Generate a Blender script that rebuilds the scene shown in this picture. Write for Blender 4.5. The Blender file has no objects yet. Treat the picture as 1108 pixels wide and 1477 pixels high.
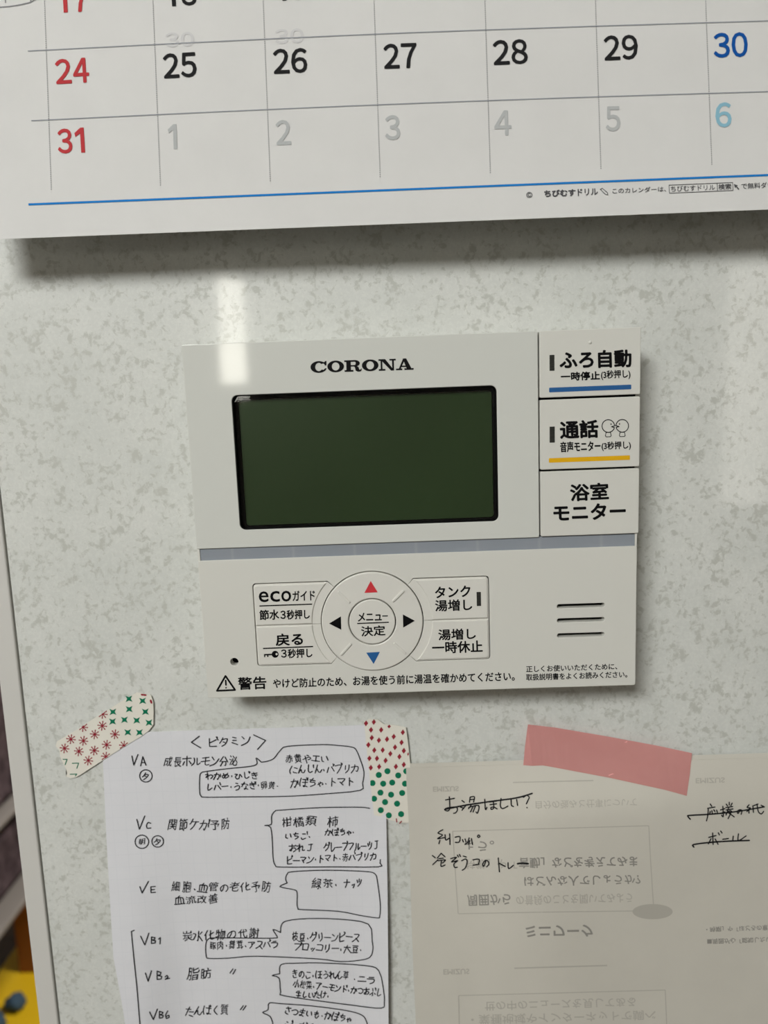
import bpy, bmesh, math, random
import numpy as np
from mathutils import Vector, Matrix
from mathutils.geometry import tessellate_polygon

random.seed(7)
SC = bpy.context.scene
COL = SC.collection
BASE_Z = 1.40            # height of the controller's centre above the floor

# ------------------------------------------------------------------ camera
F_PX, CX, CY = 1066.0, 554.0, 738.5
# columns: camera right, camera down, camera forward in wall axes (X right, Y up, Z out of the wall)
M = np.array([[0.99921364, -0.03525452, -0.01814454],
              [-0.03749009, -0.98902586, -0.14290675],
              [-0.01290731, 0.14347461, -0.98956982]])
CAM = np.array([-0.00590557, 0.03880024, 0.26542449])


def W(p):                                   # wall axes (metres) -> world
    return Vector((p[0], -p[2], BASE_Z + p[1]))


def dirw(d):
    return Vector((d[0], -d[2], d[1]))


cam_data = bpy.data.cameras.new('camera')
cam_data.sensor_fit = 'VERTICAL'
cam_data.sensor_height = 36.0
cam_data.lens = 36.0 * F_PX / 1477.0
cam_data.clip_start = 0.01
cam_data.dof.use_dof = True
cam_data.dof.focus_distance = 0.252
cam_data.dof.aperture_fstop = cam_data.lens / 2.5
cam = bpy.data.objects.new('camera', cam_data)
r_, d_, f_ = dirw(M[:, 0]), dirw(M[:, 1]), dirw(M[:, 2])
mw = Matrix((( r_[0], -d_[0], -f_[0], 0), (r_[1], -d_[1], -f_[1], 0), (r_[2], -d_[2], -f_[2], 0), (0, 0, 0, 1)))
mw.translation = W(CAM)
cam.matrix_world = mw
COL.objects.link(cam)
SC.camera = cam

# ------------------------------------------------------------------ world, lamps, exposure
world = bpy.data.worlds.new('world')
SC.world = world
world.use_nodes = True
world.node_tree.nodes['Background'].inputs[0].default_value = (0.9, 0.95, 1.0, 1)
world.node_tree.nodes['Background'].inputs[1].default_value = 0.3


def area(name, loc, target, size, power, col):
    L = bpy.data.lights.new(name, 'AREA')
    L.shape = 'DISK'
    L.size = size
    L.energy = power
    L.color = col
    o = bpy.data.objects.new(name, L)
    o.location = loc
    o.rotation_euler = (Vector(target) - Vector(loc)).to_track_quat('-Z', 'Y').to_euler()
    COL.objects.link(o)
    return o


area('kitchen_ceiling_lamp', (-0.72, -1.45, BASE_Z + 1.085), (-0.1, 0, BASE_Z - 0.1), 0.80, 54.0, (0.985, 0.995, 0.985))
area('background_fill_light', (0.45, 1.0, 2.46), (-0.6, 1.1, 0), 0.5, 62.0, (1.0, 0.95, 0.88))  # added fill light, brightens the mat and shelves beyond the panel edge

SC.view_settings.view_transform = 'Standard'
SC.view_settings.look = 'None'
SC.view_settings.exposure = 0.0
SC.view_settings.gamma = 1.0
SC.view_settings.use_curve_mapping = False


# ------------------------------------------------------------------ materials
def lin(c):
    return tuple(((v / 255) / 12.92 if v / 255 <= 0.04045 else ((v / 255 + 0.055) / 1.055) ** 2.4) for v in c)


def mat(name, rgb, rough=0.5, spec=0.5, coat=0.0, coat_rough=0.05):
    m = bpy.data.materials.new(name)
    m.use_nodes = True
    b = m.node_tree.nodes['Principled BSDF']
    b.inputs['Base Color'].default_value = (*rgb, 1)
    b.inputs['Roughness'].default_value = rough
    b.inputs['Specular IOR Level'].default_value = spec
    b.inputs['Coat Weight'].default_value = coat
    b.inputs['Coat Roughness'].default_value = coat_rough
    return m


def nodes(m):
    nt = m.node_tree
    return nt, nt.nodes, nt.links, nt.nodes['Principled BSDF']


def noise(nt, coord, scale, detail=3, rough=0.55, dist=0.0):
    n = nt.nodes.new('ShaderNodeTexNoise')
    n.inputs['Scale'].default_value = scale
    n.inputs['Detail'].default_value = detail
    n.inputs['Roughness'].default_value = rough
    n.inputs['Distortion'].default_value = dist
    nt.links.new(coord, n.inputs['Vector'])
    return n.outputs[0]


def ramp(nt, fac, stops):
    r = nt.nodes.new('ShaderNodeValToRGB')
    e = r.color_ramp.elements
    e[0].position, e[0].color = stops[0][0], (*stops[0][1], 1)
    e[1].position, e[1].color = stops[-1][0], (*stops[-1][1], 1)
    for p, c in stops[1:-1]:
        k = e.new(p)
        k.color = (*c, 1)
    nt.links.new(fac, r.inputs[0])
    return r.outputs[0]


def mix(nt, fac, a, b, mode='MIX'):
    n = nt.nodes.new('ShaderNodeMix')
    n.data_type = 'RGBA'
    n.blend_type = mode
    for sock, v in ((n.inputs['Factor'], fac), (n.inputs['A'], a), (n.inputs['B'], b)):
        if isinstance(v, (int, float)):
            sock.default_value = v
        elif isinstance(v, tuple):
            sock.default_value = (*v, 1)
        else:
            nt.links.new(v, sock)
    return n.outputs['Result']


def coords(nt):
    return nt.nodes.new('ShaderNodeTexCoord').outputs['Object']


# speckled glossy kitchen panel
PANEL = mat('speckled_panel', (.62, .63, .59), 0.34, 0.4, 0.7, 0.06)
nt, nd, lk, bs = nodes(PANEL)
co = coords(nt)
fine = noise(nt, co, 450, 3.5, 0.6, 0.35)
big = noise(nt, co, 130, 2, 0.5)
add = nt.nodes.new('ShaderNodeMath'); add.operation = 'MULTIPLY_ADD'
add.inputs[1].default_value = 0.45
lk.new(big, add.inputs[0]); lk.new(fine, add.inputs[2])
fl = ramp(nt, add.outputs[0], [(0.745, (0, 0, 0)), (0.88, (1, 1, 1))])
cloud = ramp(nt, noise(nt, co, 28, 3, 0.6), [(0.35, lin((213, 215, 209))), (0.65, lin((221, 222, 216)))])
fine2 = ramp(nt, noise(nt, co, 900, 2, 0.6), [(0.42, (0.94, 0.94, 0.94)), (0.62, (1.0, 1.0, 1.0))])
base = mix(nt, 1.0, cloud, fine2, 'MULTIPLY')
col = mix(nt, fl, base, lin((192, 193, 185)))
dots = nt.nodes.new('ShaderNodeTexVoronoi'); dots.inputs['Scale'].default_value = 9
lk.new(co, dots.inputs['Vector'])
dm = ramp(nt, dots.outputs['Distance'], [(0.0, (1, 1, 1)), (0.008, (0, 0, 0))])
col = mix(nt, dm, col, lin((120, 105, 75)))
lk.new(col, bs.inputs['Base Color'])
rr = nt.nodes.new('ShaderNodeMath'); rr.operation = 'MULTIPLY_ADD'
rr.inputs[1].default_value = 0.25; rr.inputs[2].default_value = 0.30
lk.new(fl, rr.inputs[0]); lk.new(rr.outputs[0], bs.inputs['Roughness'])
bmp = nt.nodes.new('ShaderNodeBump'); bmp.inputs['Strength'].default_value = 0.1; bmp.inputs['Distance'].default_value = 0.00012
lk.new(noise(nt, co, 260, 2), bmp.inputs['Height']); lk.new(bmp.outputs[0], bs.inputs['Coat Normal'])

TRIM = mat('white_vinyl_trim', lin((205, 203, 197)), 0.4)
GROOVE = mat('dark_seam', lin((92, 84, 72)), 0.8, 0.2)


def plastic(name, c, rough=0.32):
    m = mat(name, lin(c), rough, 0.5, 0.0)
    nt, nd, lk, bs = nodes(m)
    b = nt.nodes.new('ShaderNodeBump'); b.inputs['Strength'].default_value = 0.05; b.inputs['Distance'].default_value = 0.000012
    lk.new(noise(nt, coords(nt), 5000, 1), b.inputs['Height'])
    lk.new(b.outputs[0], bs.inputs['Normal'])
    return m


GLOSSW = plastic('glossy_white_plastic', (209, 210, 203), 0.05)
WHITE = plastic('white_plastic', (213, 212, 204), 0.35)
KEYW = plastic('ivory_key_plastic', (217, 215, 207), 0.32)
BODY = plastic('controller_body_plastic', (206, 205, 198), 0.4)
STRIP = mat('grey_translucent_strip', lin((142, 149, 158)), 0.2)
nt, nd, lk, bs = nodes(STRIP)
sx = nt.nodes.new('ShaderNodeSeparateXYZ'); lk.new(coords(nt), sx.inputs[0])
wv = nt.nodes.new('ShaderNodeMath'); wv.operation = 'PINGPONG'; wv.inputs[1].default_value = 0.0105
lk.new(sx.outputs[0], wv.inputs[0])
wk = nt.nodes.new('ShaderNodeMath'); wk.operation = 'MULTIPLY'; wk.inputs[1].default_value = 118
lk.new(wv.outputs[0], wk.inputs[0])
lk.new(ramp(nt, wk.outputs[0], [(0.0, lin((152, 156, 161))), (0.10, lin((143, 148, 155))), (1.0, lin((141, 147, 154)))]), bs.inputs['Base Color'])
INK = mat('black_print', (0.003, 0.003, 0.0035), 0.5, 0.12)
BLACK = mat('black_plastic', (0.003, 0.003, 0.003), 0.7, 0.1)
CAV = mat('cavity_shade_black', (0.002, 0.002, 0.002), 0.9, 0.0)  # flat black painted in for the shade inside slots and gaps
LCD = mat('green_lcd', lin((58, 84, 52)), 0.35, 0.3)
nt, nd, lk, bs = nodes(LCD)
lk.new(ramp(nt, noise(nt, coords(nt), 18, 1), [(0.3, lin((48, 66, 36))), (0.7, lin((54, 74, 42)))]), bs.inputs['Base Color'])
PBLUE = mat('blue_print', lin((40, 92, 148)), 0.4, 0.3)
PYEL = mat('yellow_print', lin((226, 172, 18)), 0.4, 0.3)
PRED = mat('red_print', lin((203, 56, 64)), 0.4, 0.3)
LED = mat('dark_indicator_lens', lin((60, 60, 56)), 0.2)
nt, nd, lk, bs = nodes(LED)
sx = nt.nodes.new('ShaderNodeSeparateXYZ'); lk.new(coords(nt), sx.inputs[0])
pp = nt.nodes.new('ShaderNodeMath'); pp.operation = 'PINGPONG'; pp.inputs[1].default_value = 0.00022
lk.new(sx.outputs[2], pp.inputs[0])
pk = nt.nodes.new('ShaderNodeMath'); pk.operation = 'MULTIPLY'; pk.inputs[1].default_value = 4500
lk.new(pp.outputs[0], pk.inputs[0])
lk.new(ramp(nt, pk.outputs[0], [(0.0, lin((22, 22, 20))), (1.0, lin((66, 66, 62)))]), bs.inputs['Base Color'])

GLASS = bpy.data.materials.new('clear_window_plastic')
GLASS.use_nodes = True
nt = GLASS.node_tree
nt.nodes.clear()
go = nt.nodes.new('ShaderNodeOutputMaterial'); gm = nt.nodes.new('ShaderNodeMixShader')
gt = nt.nodes.new('ShaderNodeBsdfTransparent'); gg = nt.nodes.new('ShaderNodeBsdfGlossy'); gf = nt.nodes.new('ShaderNodeFresnel')
gg.inputs['Roughness'].default_value = 0.03
gf.inputs['IOR'].default_value = 1.5
nt.links.new(gf.outputs[0], gm.inputs[0]); nt.links.new(gt.outputs[0], gm.inputs[1]); nt.links.new(gg.outputs[0], gm.inputs[2])
nt.links.new(gm.outputs[0], go.inputs[0])


def paper(name, c, grid=None, mottling=0.02, scale=60):
    m = mat(name, lin(c), 0.85, 0.15)
    nt, nd, lk, bs = nodes(m)
    co = coords(nt)
    lo = tuple(v * (1 - mottling) for v in lin(c)); hi = tuple(v * (1 + mottling) for v in lin(c))
    colr = ramp(nt, noise(nt, co, scale, 4, 0.6), [(0.3, lo), (0.7, hi)])
    if grid:
        s = nt.nodes.new('ShaderNodeSeparateXYZ'); lk.new(co, s.inputs[0])
        tot = None
        for ax in (0, 2):
            p = nt.nodes.new('ShaderNodeMath'); p.operation = 'PINGPONG'; p.inputs[1].default_value = grid / 2
            lk.new(s.outputs[ax], p.inputs[0])
            q = nt.nodes.new('ShaderNodeMath'); q.operation = 'LESS_THAN'; q.inputs[1].default_value = 0.00013
            lk.new(p.outputs[0], q.inputs[0])
            if tot is None:
                tot = q.outputs[0]
            else:
                a = nt.nodes.new('ShaderNodeMath'); a.operation = 'MAXIMUM'
                lk.new(tot, a.inputs[0]); lk.new(q.outputs[0], a.inputs[1]); tot = a.outputs[0]
        colr = mix(nt, tot, colr, tuple(v * f for v, f in zip(lin(c), (0.965, 0.97, 0.975))))
    lk.new(colr, bs.inputs['Base Color'])
    b = nt.nodes.new('ShaderNodeBump'); b.inputs['Strength'].default_value = 0.10; b.inputs['Distance'].default_value = 0.0004
    lk.new(noise(nt, co, 220, 4, 0.6), b.inputs['Height']); lk.new(b.outputs[0], bs.inputs['Normal'])
    return m


CALP = paper('calendar_paper', (215, 214, 211))
NOTEP = paper('graph_note_paper', (219, 219, 222), grid=0.005)
NOTE2P = paper('thin_cream_paper', (201, 197, 186), mottling=0.03, scale=30)
TAPEW = paper('washi_tape_cream', (226, 222, 210))
C_RED = mat('calendar_red_ink', lin((186, 62, 66)), 0.8, 0.1)
C_BLK = mat('calendar_black_ink', lin((36, 36, 37)), 0.8, 0.1)
C_BLU = mat('calendar_blue_ink', lin((20, 82, 158)), 0.8, 0.1)
C_LGR = mat('calendar_pale_grey_ink', lin((180, 182, 181)), 0.8, 0.1)
C_LBL = mat('calendar_pale_blue_ink', lin((139, 184, 201)), 0.8, 0.1)
C_LINE = mat('calendar_grey_line_ink', lin((150, 153, 158)), 0.8, 0.1)
C_DOT = mat('calendar_dotted_line_ink', lin((140, 140, 142)), 0.8, 0.1)
C_BAR = mat('calendar_bright_blue_bar_ink', lin((30, 122, 196)), 0.7, 0.1)
C_GHOST = mat('calendar_show_through', lin((205, 204, 203)), 0.8, 0.1)
PEN = mat('ballpoint_ink', lin((38, 38, 42)), 0.6, 0.2)
PEN2 = mat('black_pen_ink', lin((22, 22, 24)), 0.6, 0.2)
GHOST = mat('show_through_print', lin((143, 140, 133)), 0.85, 0.1)
GHOST2 = mat('faint_show_through_print', lin((178, 174, 164)), 0.85, 0.1)
TRED = mat('washi_red_print', lin((148, 44, 56)), 0.7, 0.1)
TGRN = mat('washi_green_print', lin((22, 116, 84)), 0.7, 0.1)

PINK = bpy.data.materials.new('pink_translucent_tape')
PINK.use_nodes = True
nt, nd, lk, bs = nodes(PINK)
co = coords(nt)
lk.new(ramp(nt, noise(nt, co, 60, 3), [(0.3, lin((222, 162, 157))), (0.7, lin((228, 170, 165)))]), bs.inputs['Base Color'])
bs.inputs['Roughness'].default_value = 0.55
bs.inputs['Specular IOR Level'].default_value = 0.25
tr = nt.nodes.new('ShaderNodeBsdfTransparent'); tr.inputs[0].default_value = (*lin((238, 196, 190)), 1)
ms = nt.nodes.new('ShaderNodeMixShader'); ms.inputs[0].default_value = 0.62
lk.new(tr.outputs[0], ms.inputs[1]); lk.new(bs.outputs[0], ms.inputs[2]); lk.new(ms.outputs[0], nd['Material Output'].inputs[0])


# ------------------------------------------------------------------ pixels <-> wall
def rays(P):
    P = np.atleast_2d(np.asarray(P, float))
    c = np.stack([(P[:, 0] - CX) / F_PX, (P[:, 1] - CY) / F_PX, np.ones(len(P))], 1)
    return c @ M.T


def on(P, surf, lift=0.0):
    """photo pixels -> points on a surface Z = surf(X, Y) of the wall frame"""
    d = rays(P)
    z = np.zeros(len(d))
    for _ in range(14):
        t = (z - CAM[2]) / d[:, 2]
        X = CAM + d * t[:, None]
        z = surf(X[:, 0], X[:, 1]) + lift
    t = (z - CAM[2]) / d[:, 2]
    return CAM + d * t[:, None]


def flat(z):
    return lambda X, Y: np.full_like(X, z)


def smooth(a, b, x):
    t = np.clip((x - a) / (b - a), 0, 1)
    return t * t * (3 - 2 * t)


# ------------------------------------------------------------------ object helpers
def root_loc(o):
    v = Vector((0, 0, 0))
    while o:
        v = v + o.location
        o = o.parent
    return v


def tag(o, label=None, cat=None, group=None, kind=None):
    if label: o['label'] = label
    if cat: o['category'] = cat
    if group: o['group'] = group
    if kind: o['kind'] = kind
    return o


def empty(name, loc, label, cat, group=None):
    o = bpy.data.objects.new(name, None)
    o.location = loc
    o.empty_display_size = 0.02
    COL.objects.link(o)
    return tag(o, label, cat, group)


def link(name, verts, faces, m, parent=None, loc=None, smooth_sh=False):
    """verts in world coordinates"""
    o_loc = Vector((0, 0, 0)) if parent or loc is None else Vector(loc)
    off = root_loc(parent) + o_loc
    me = bpy.data.meshes.new(name)
    V = np.asarray(verts, float) - np.array(off)
    me.from_pydata(V.tolist(), [], faces)
    me.materials.append(m)
    if smooth_sh:
        for p in me.polygons: p.use_smooth = True
    me.update()
    o = bpy.data.objects.new(name, me)
    o.location = o_loc
    o.parent = parent
    COL.objects.link(o)
    return o


_tick = [0]


def step():
    """successive ink layers sit a few microns apart so that no two faces coincide"""
    _tick[0] = (_tick[0] + 1) % 17
    return _tick[0] * 1.5e-6


class MB:
    """collects geometry given in wall coordinates"""
    def __init__(s):
        s.v, s.f = [], []

    def add(s, pts, faces):
        n = len(s.v)
        s.v += [tuple(p) for p in pts]
        s.f += [tuple(i + n for i in f) for f in faces]

    def poly(s, pts):
        tri = tessellate_polygon([[Vector((p[0], p[1], 0)) for p in pts]])
        s.add(pts, [tuple(t) for t in tri])

    def box(s, x0, x1, y0, y1, z0, z1):
        p = [(x, y, z) for z in (z0, z1) for y in (y0, y1) for x in (x0, x1)]
        s.add(p, [(0, 2, 3, 1), (4, 5, 7, 6), (0, 1, 5, 4), (2, 6, 7, 3), (0, 4, 6, 2), (1, 3, 7, 5)])

    def stroke(s, P, w, surf, lift, closed=False, dots=True):
        """pen stroke through photo pixels P, w pixels wide, on a surface"""
        P = [np.array(p, float) for p in P]
        if closed: P.append(P[0])
        for a, b in zip(P[:-1], P[1:]):
            d = b - a
            L = np.hypot(*d)
            if L < 1e-6: continue
            n = np.array([-d[1], d[0]]) / L * w / 2
            k = max(1, int(L / 25))
            for i in range(k):
                p, q = a + d * i / k, a + d * (i + 1) / k
                s.add(on([p - n, q - n, q + n, p + n], surf, lift + step()), [(0, 1, 2, 3)])
        if dots:
            for p in P:
                ang = np.linspace(0, 2 * np.pi, 8, endpoint=False)
                s.add(on(np.stack([p[0] + w / 2 * np.cos(ang), p[1] + w / 2 * np.sin(ang)], 1), surf, lift + step()), [tuple(range(8))])

    def build(s, name, m, parent=None, smooth_sh=False, loc=None):
        V = [W(p) for p in s.v]
        if loc is None and parent is None:
            loc = tuple(np.mean(np.array([tuple(v) for v in V]), 0))
        return link(name, V, s.f, m, parent, loc, smooth_sh)


def curve_pts(P, n=6, closed=False):
    """Catmull-Rom through P"""
    P = [np.array(p, float) for p in P]
    out = []
    N = len(P)
    for i in range(N if closed else N - 1):
        g = (lambda k: P[k % N]) if closed else (lambda k: P[min(max(k, 0), N - 1)])
        p0, p1, p2, p3 = g(i - 1), g(i), g(i + 1), g(i + 2)
        for t in np.linspace(0, 1, n, endpoint=False):
            out.append(0.5 * ((2 * p1) + (-p0 + p2) * t + (2 * p0 - 5 * p1 + 4 * p2 - p3) * t ** 2 + (-p0 + 3 * p1 - 3 * p2 + p3) * t ** 3))
    if not closed: out.append(P[-1])
    return out


# ------------------------------------------------------------------ lettering
_glyph = {}


def text_geo(body):
    if body not in _glyph:
        cu = bpy.data.curves.new('lettering', 'FONT')
        cu.body = body
        cu.size = 1
        cu.resolution_u = 3
        o = bpy.data.objects.new('lettering', cu)
        COL.objects.link(o)
        dg = bpy.context.evaluated_depsgraph_get()
        dg.update()
        me = bpy.data.meshes.new_from_object(o.evaluated_get(dg))
        v = np.array([x.co[:2] for x in me.vertices]) if len(me.vertices) else np.zeros((0, 2))
        f = [tuple(p.vertices) for p in me.polygons]
        bpy.data.objects.remove(o)
        bpy.data.curves.remove(cu)
        bpy.data.meshes.remove(me)
        _glyph[body] = (v, f)
    return _glyph[body]


def put(mb, uv, faces, L, R, h, surf, lift, bold=0.0, shear=0.0, flip=False):
    """unit-box outline -> photo box: L, R bottom corners (pixels), h ink height (pixels); bold thickens by that many pixels"""
    L, R = np.array(L, float), np.array(R, float)
    ex = R - L
    u = ex / np.hypot(*ex)
    up = np.array([u[1], -u[0]]) * h
    vv = 1 - uv[:, 1] if flip else uv[:, 1]
    P = L + uv[:, :1] * ex + vv[:, None] * (up + shear * u * h)
    offs = [(0, 0)]
    if bold:
        offs = [(bold * math.cos(a), bold * math.sin(a)) for a in np.linspace(0, 2 * math.pi, 8, endpoint=False)] + [(0, 0)]
    for o in offs:
        mb.add(on(P + np.array(o), surf, lift + step()), faces)


def text(mb, body, L, R, h, surf, lift=5e-5, bold=0.0, shear=0.0, flip=False):
    v, f = text_geo(body)
    lo, hi = v.min(0), v.max(0)
    put(mb, (v - lo) / (hi - lo), f, L, R, h, surf, lift, bold, shear, flip)


# pen strokes of quickly written characters: points are digit pairs on a 10 x 10 cell, y downwards
STROKES = {
    'ア': '128264 535639', 'イ': '714416 5459', 'エ': '2383 5358 1898', 'カ': '13838868 514519', 'ク': '413416 33837649', 'ケ': '312415 2393 635739',
    'コ': '228288 1888', 'シ': '2243 1536 296793', 'ス': '22826619 5699', 'タ': '413416 33836739 4566', 'ツ': '2235 5154 827649', 'ッ': '3546 5455 846859',
    'ト': '4149 4486', 'ナ': '1494 515539', 'ニ': '2373 1898', 'ハ': '3318 6398', 'ヒ': '21283989 2583', 'フ': '12826639', 'ホ': '1393 5159 3518 7598',
    'マ': '128256 3568', 'ミ': '3263 3565 2779', 'モ': '2282 1595 525898', 'ャ': '26749677 3459 5364', 'ゃ': '26749677 3459 5364', 'ラ': '3272 14847749',
    'リ': '3236 717649', 'ル': '323619 626896', 'レ': '313986', 'ロ': '2228 228288 2888', 'ン': '2244 196793', 'ー': '1595', '・': '5556', '、': '4657',
    'い': '232748 7387', 'う': '4162 2564857849', 'お': '1373 41482827659769 8293', 'か': '1463756958 413519 8396', 'き': '2382 2584 4177 374989', 'く': '613569',
    'け': '211629 4393 717659', 'こ': '3373 274988', 'さ': '2382 4176 363879', 'し': '31375987', 'た': '1363 4119 5595 5899', 'ち': '2383 5135758749',
    'つ': '1463957848', 'な': '1363 4126 7394 7578595899', 'に': '211629 5393 576898', 'の': '5347282553848769', 'ひ': '13432649687396',
    'は': '211629 4393 7178595899', 'ほ': '211629 4292 4595 7278595899', 'ま': '2383 2585 5158393889', 'め': '2358 72482826649669', 'も': '51375987 2373 2575',
    'や': '15739566 3259 5162', 'れ': '3139 13431763747898', 'わ': '3139 134317649679', 'ん': '511945587996', 'り': '323547 717649', 'ふ': '4153 55475849 3618 7697',
    '丁': '4181 716838', '大': '1393 5119 5499', '小': '515948 3418 7498', '水': '515949 133418 8264 5599', '血': '5133 2328 238388 4348 6368 1999',
    '豆': '2181 3336 337376 3676 3748 7768 1989', '生': '3113 2383 2686 5159 1999', '化': '3115 2429 616898 8355', '夕': '413416 33836739 4566',
    '分': '4115 6195 3575 757868 4529'}
for a_, b_ in zip('ガギグゲゴジドバビブがぎぐごじどばびぶぼず', 'カキクケコシトハヒフかきくこしとはひふほす'):
    if b_ in STROKES: STROKES[a_] = STROKES[b_] + ' 8093 9092'
for a_, b_ in zip('パピプぱ', 'ハヒフは'):
    STROKES[a_] = STROKES[b_] + ' 8091829180'


def pen_char(mb, strokes, c0, u, n, w, h, surf, lift, width=1.5):
    a = random.uniform(-0.12, 0.12)
    k = random.uniform(0.0, 0.16)
    ca, sa = math.cos(a), math.sin(a)
    for t in strokes.split():
        P = []
        for i in range(0, len(t) - 1, 2):
            x = (int(t[i]) - 5 + random.uniform(-0.4, 0.4)) / 8.6 * w
            y = (5 - int(t[i + 1]) + random.uniform(-0.4, 0.4)) / 8.6 * h
            x, y = x * ca - y * sa + y * k, x * sa + y * ca
            P.append(c0 + u * x + n * y)
        mb.stroke(curve_pts(P, 3) if len(P) > 2 else P, width * random.uniform(0.9, 1.1), surf, lift)


def hand(mb, body, L, R, h, surf, lift=1e-4, bold=0.12, flip=False):
    """handwritten line: every character set on its own with wobble"""
    L, R = np.array(L, float), np.array(R, float)
    small = '、・。ゃャッっュョょィ゜'
    ws = [0.55 if c in '、・。' else (0.8 if c in small else (0.4 if c == ' ' else 1.0)) for c in body]
    tot = sum(ws)
    x = 0
    ex = R - L
    u = ex / np.hypot(*ex)
    n = np.array([u[1], -u[0]])
    for c, w in zip(body, ws):
        if c in STROKES:
            c0 = L + ex * ((x + w / 2) / tot) + n * (h * (0.5 + random.uniform(-0.05, 0.05)))
            kk = 0.72 if c in 'ゃャッ' else 1.0
            cw = min(np.hypot(*ex) * w / tot * 0.92, h * 1.15)
            pen_char(mb, STROKES[c], c0 - n * h * 0.12 * (kk < 1), u, n, cw, h * 0.95 * kk * random.uniform(0.88, 1.05), surf, lift)
        elif c != ' ':
            v, f = text_geo(c)
            cell = np.hypot(*ex) * w / tot
            # glyph em square -> cell
            g = v.copy()
            cxg = 0.5 if c not in '0123456789ABCDEVvc' else (v[:, 0].max() + v[:, 0].min()) / 2
            g[:, 0] -= cxg
            g[:, 1] -= 0.36
            a = random.uniform(-0.13, 0.13)
            sc = np.array([cell * random.uniform(0.84, 1.0), h * 1.08 * random.uniform(0.82, 1.08)])
            ph = [random.uniform(0, 6.28) for _ in range(4)]
            g = g + 0.035 * np.stack([np.sin(5.1 * g[:, 1] + ph[0]) + np.sin(7 * g[:, 0] + ph[1]),
                                      np.sin(5.3 * g[:, 0] + ph[2]) + np.sin(6.6 * g[:, 1] + ph[3])], 1) * 0.95
            g = g * sc
            g[:, 0] += g[:, 1] * random.uniform(-0.02, 0.14)
            ca, sa = math.cos(a), math.sin(a)
            g = g @ np.array([[ca, sa], [-sa, ca]])
            c0 = L + ex * ((x + w / 2) / tot) + n * (h * (0.5 + random.uniform(-0.05, 0.05)))
            P = c0 + g[:, :1] * u + (g[:, 1:] if not flip else -g[:, 1:]) * n
            for o in ((0, 0), (bold, 0), (-bold, 0), (0, bold), (0, -bold)):
                mb.add(on(P + np.array(o), surf, lift + step()), f)
        x += w


# ------------------------------------------------------------------ solid plates from outlines (wall mm)
def rrect(x0, x1, y0, y1, r, n=6):
    out = []
    for cx_, cy_, a0 in ((x1 - r, y1 - r, 0), (x0 + r, y1 - r, 90), (x0 + r, y0 + r, 180), (x1 - r, y0 + r, 270)):
        for k in range(n + 1):
            a = math.radians(a0 + 90 * k / n)
            out.append((cx_ + r * math.cos(a), cy_ + r * math.sin(a)))
    return out


def circ(cx_, cy_, r, n=72):
    return [(cx_ + r * math.cos(2 * math.pi * k / n), cy_ + r * math.sin(2 * math.pi * k / n)) for k in range(n)]


def round_corners(P, rad, n=5):
    """round the corners of polygon P; rad: radius or dict index->radius"""
    out = []
    N = len(P)
    for i in range(N):
        r = rad.get(i, 0) if isinstance(rad, dict) else rad
        p, a, b = np.array(P[i], float), np.array(P[i - 1], float), np.array(P[(i + 1) % N], float)
        if r <= 0:
            out.append(tuple(p)); continue
        da, db = (a - p) / np.linalg.norm(a - p), (b - p) / np.linalg.norm(b - p)
        ang = math.acos(np.clip(np.dot(da, db), -1, 1))
        t = min(r / math.tan(ang / 2), np.linalg.norm(a - p) * .49, np.linalg.norm(b - p) * .49)
        p1, p2 = p + da * t, p + db * t
        for k in range(n + 1):
            s = k / n
            out.append(tuple((1 - s) ** 2 * p1 + 2 * s * (1 - s) * p + s * s * p2))
    return out


def plate(name, outlines, z0, z1, bevel, m, parent, res=2):
    """outlines (mm): first is the edge, the others holes; z in mm"""
    cu = bpy.data.curves.new(name, 'CURVE')
    cu.dimensions = '2D'
    cu.fill_mode = 'BOTH'
    for P in outlines:
        s = cu.splines.new('POLY')
        s.points.add(len(P) - 1)
        for pt, p in zip(s.points, P): pt.co = (p[0], p[1], 0, 1)
        s.use_cyclic_u = True
    cu.extrude = max((z1 - z0) / 2 - bevel, 0.001)
    cu.bevel_depth = bevel
    cu.bevel_resolution = res
    cu.offset = -bevel
    o = bpy.data.objects.new(name, cu)
    COL.objects.link(o)
    dg = bpy.context.evaluated_depsgraph_get(); dg.update()
    me = bpy.data.meshes.new_from_object(o.evaluated_get(dg))
    V = [W((v.co[0] / 1000, v.co[1] / 1000, (v.co[2] + (z0 + z1) / 2) / 1000)) for v in me.vertices]
    F = [tuple(p.vertices) for p in me.polygons]
    bpy.data.objects.remove(o); bpy.data.curves.remove(cu); bpy.data.meshes.remove(me)
    return link(name, V, F, m, parent)


def solid_box(name, x0, x1, y0, y1, z0, z1, m, parent=None, bevel=0.0, loc=None):
    """world-space box in metres"""
    bm = bmesh.new()
    bmesh.ops.create_cube(bm, size=1)
    for v in bm.verts:
        v.co = Vector(((x0 + x1) / 2 + v.co.x * (x1 - x0), (y0 + y1) / 2 + v.co.y * (y1 - y0), (z0 + z1) / 2 + v.co.z * (z1 - z0)))
    if bevel:
        bmesh.ops.bevel(bm, geom=bm.edges[:], offset=bevel, segments=3, affect='EDGES', profile=0.5)
    bm.verts.index_update()
    V = [v.co.copy() for v in bm.verts]
    F = [tuple(v.index for v in f.verts) for f in bm.faces]
    bm.free()
    if parent is None and loc is None:
        loc = ((x0 + x1) / 2, (y0 + y1) / 2, z0)
    return link(name, V, F, m, parent, loc)


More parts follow.
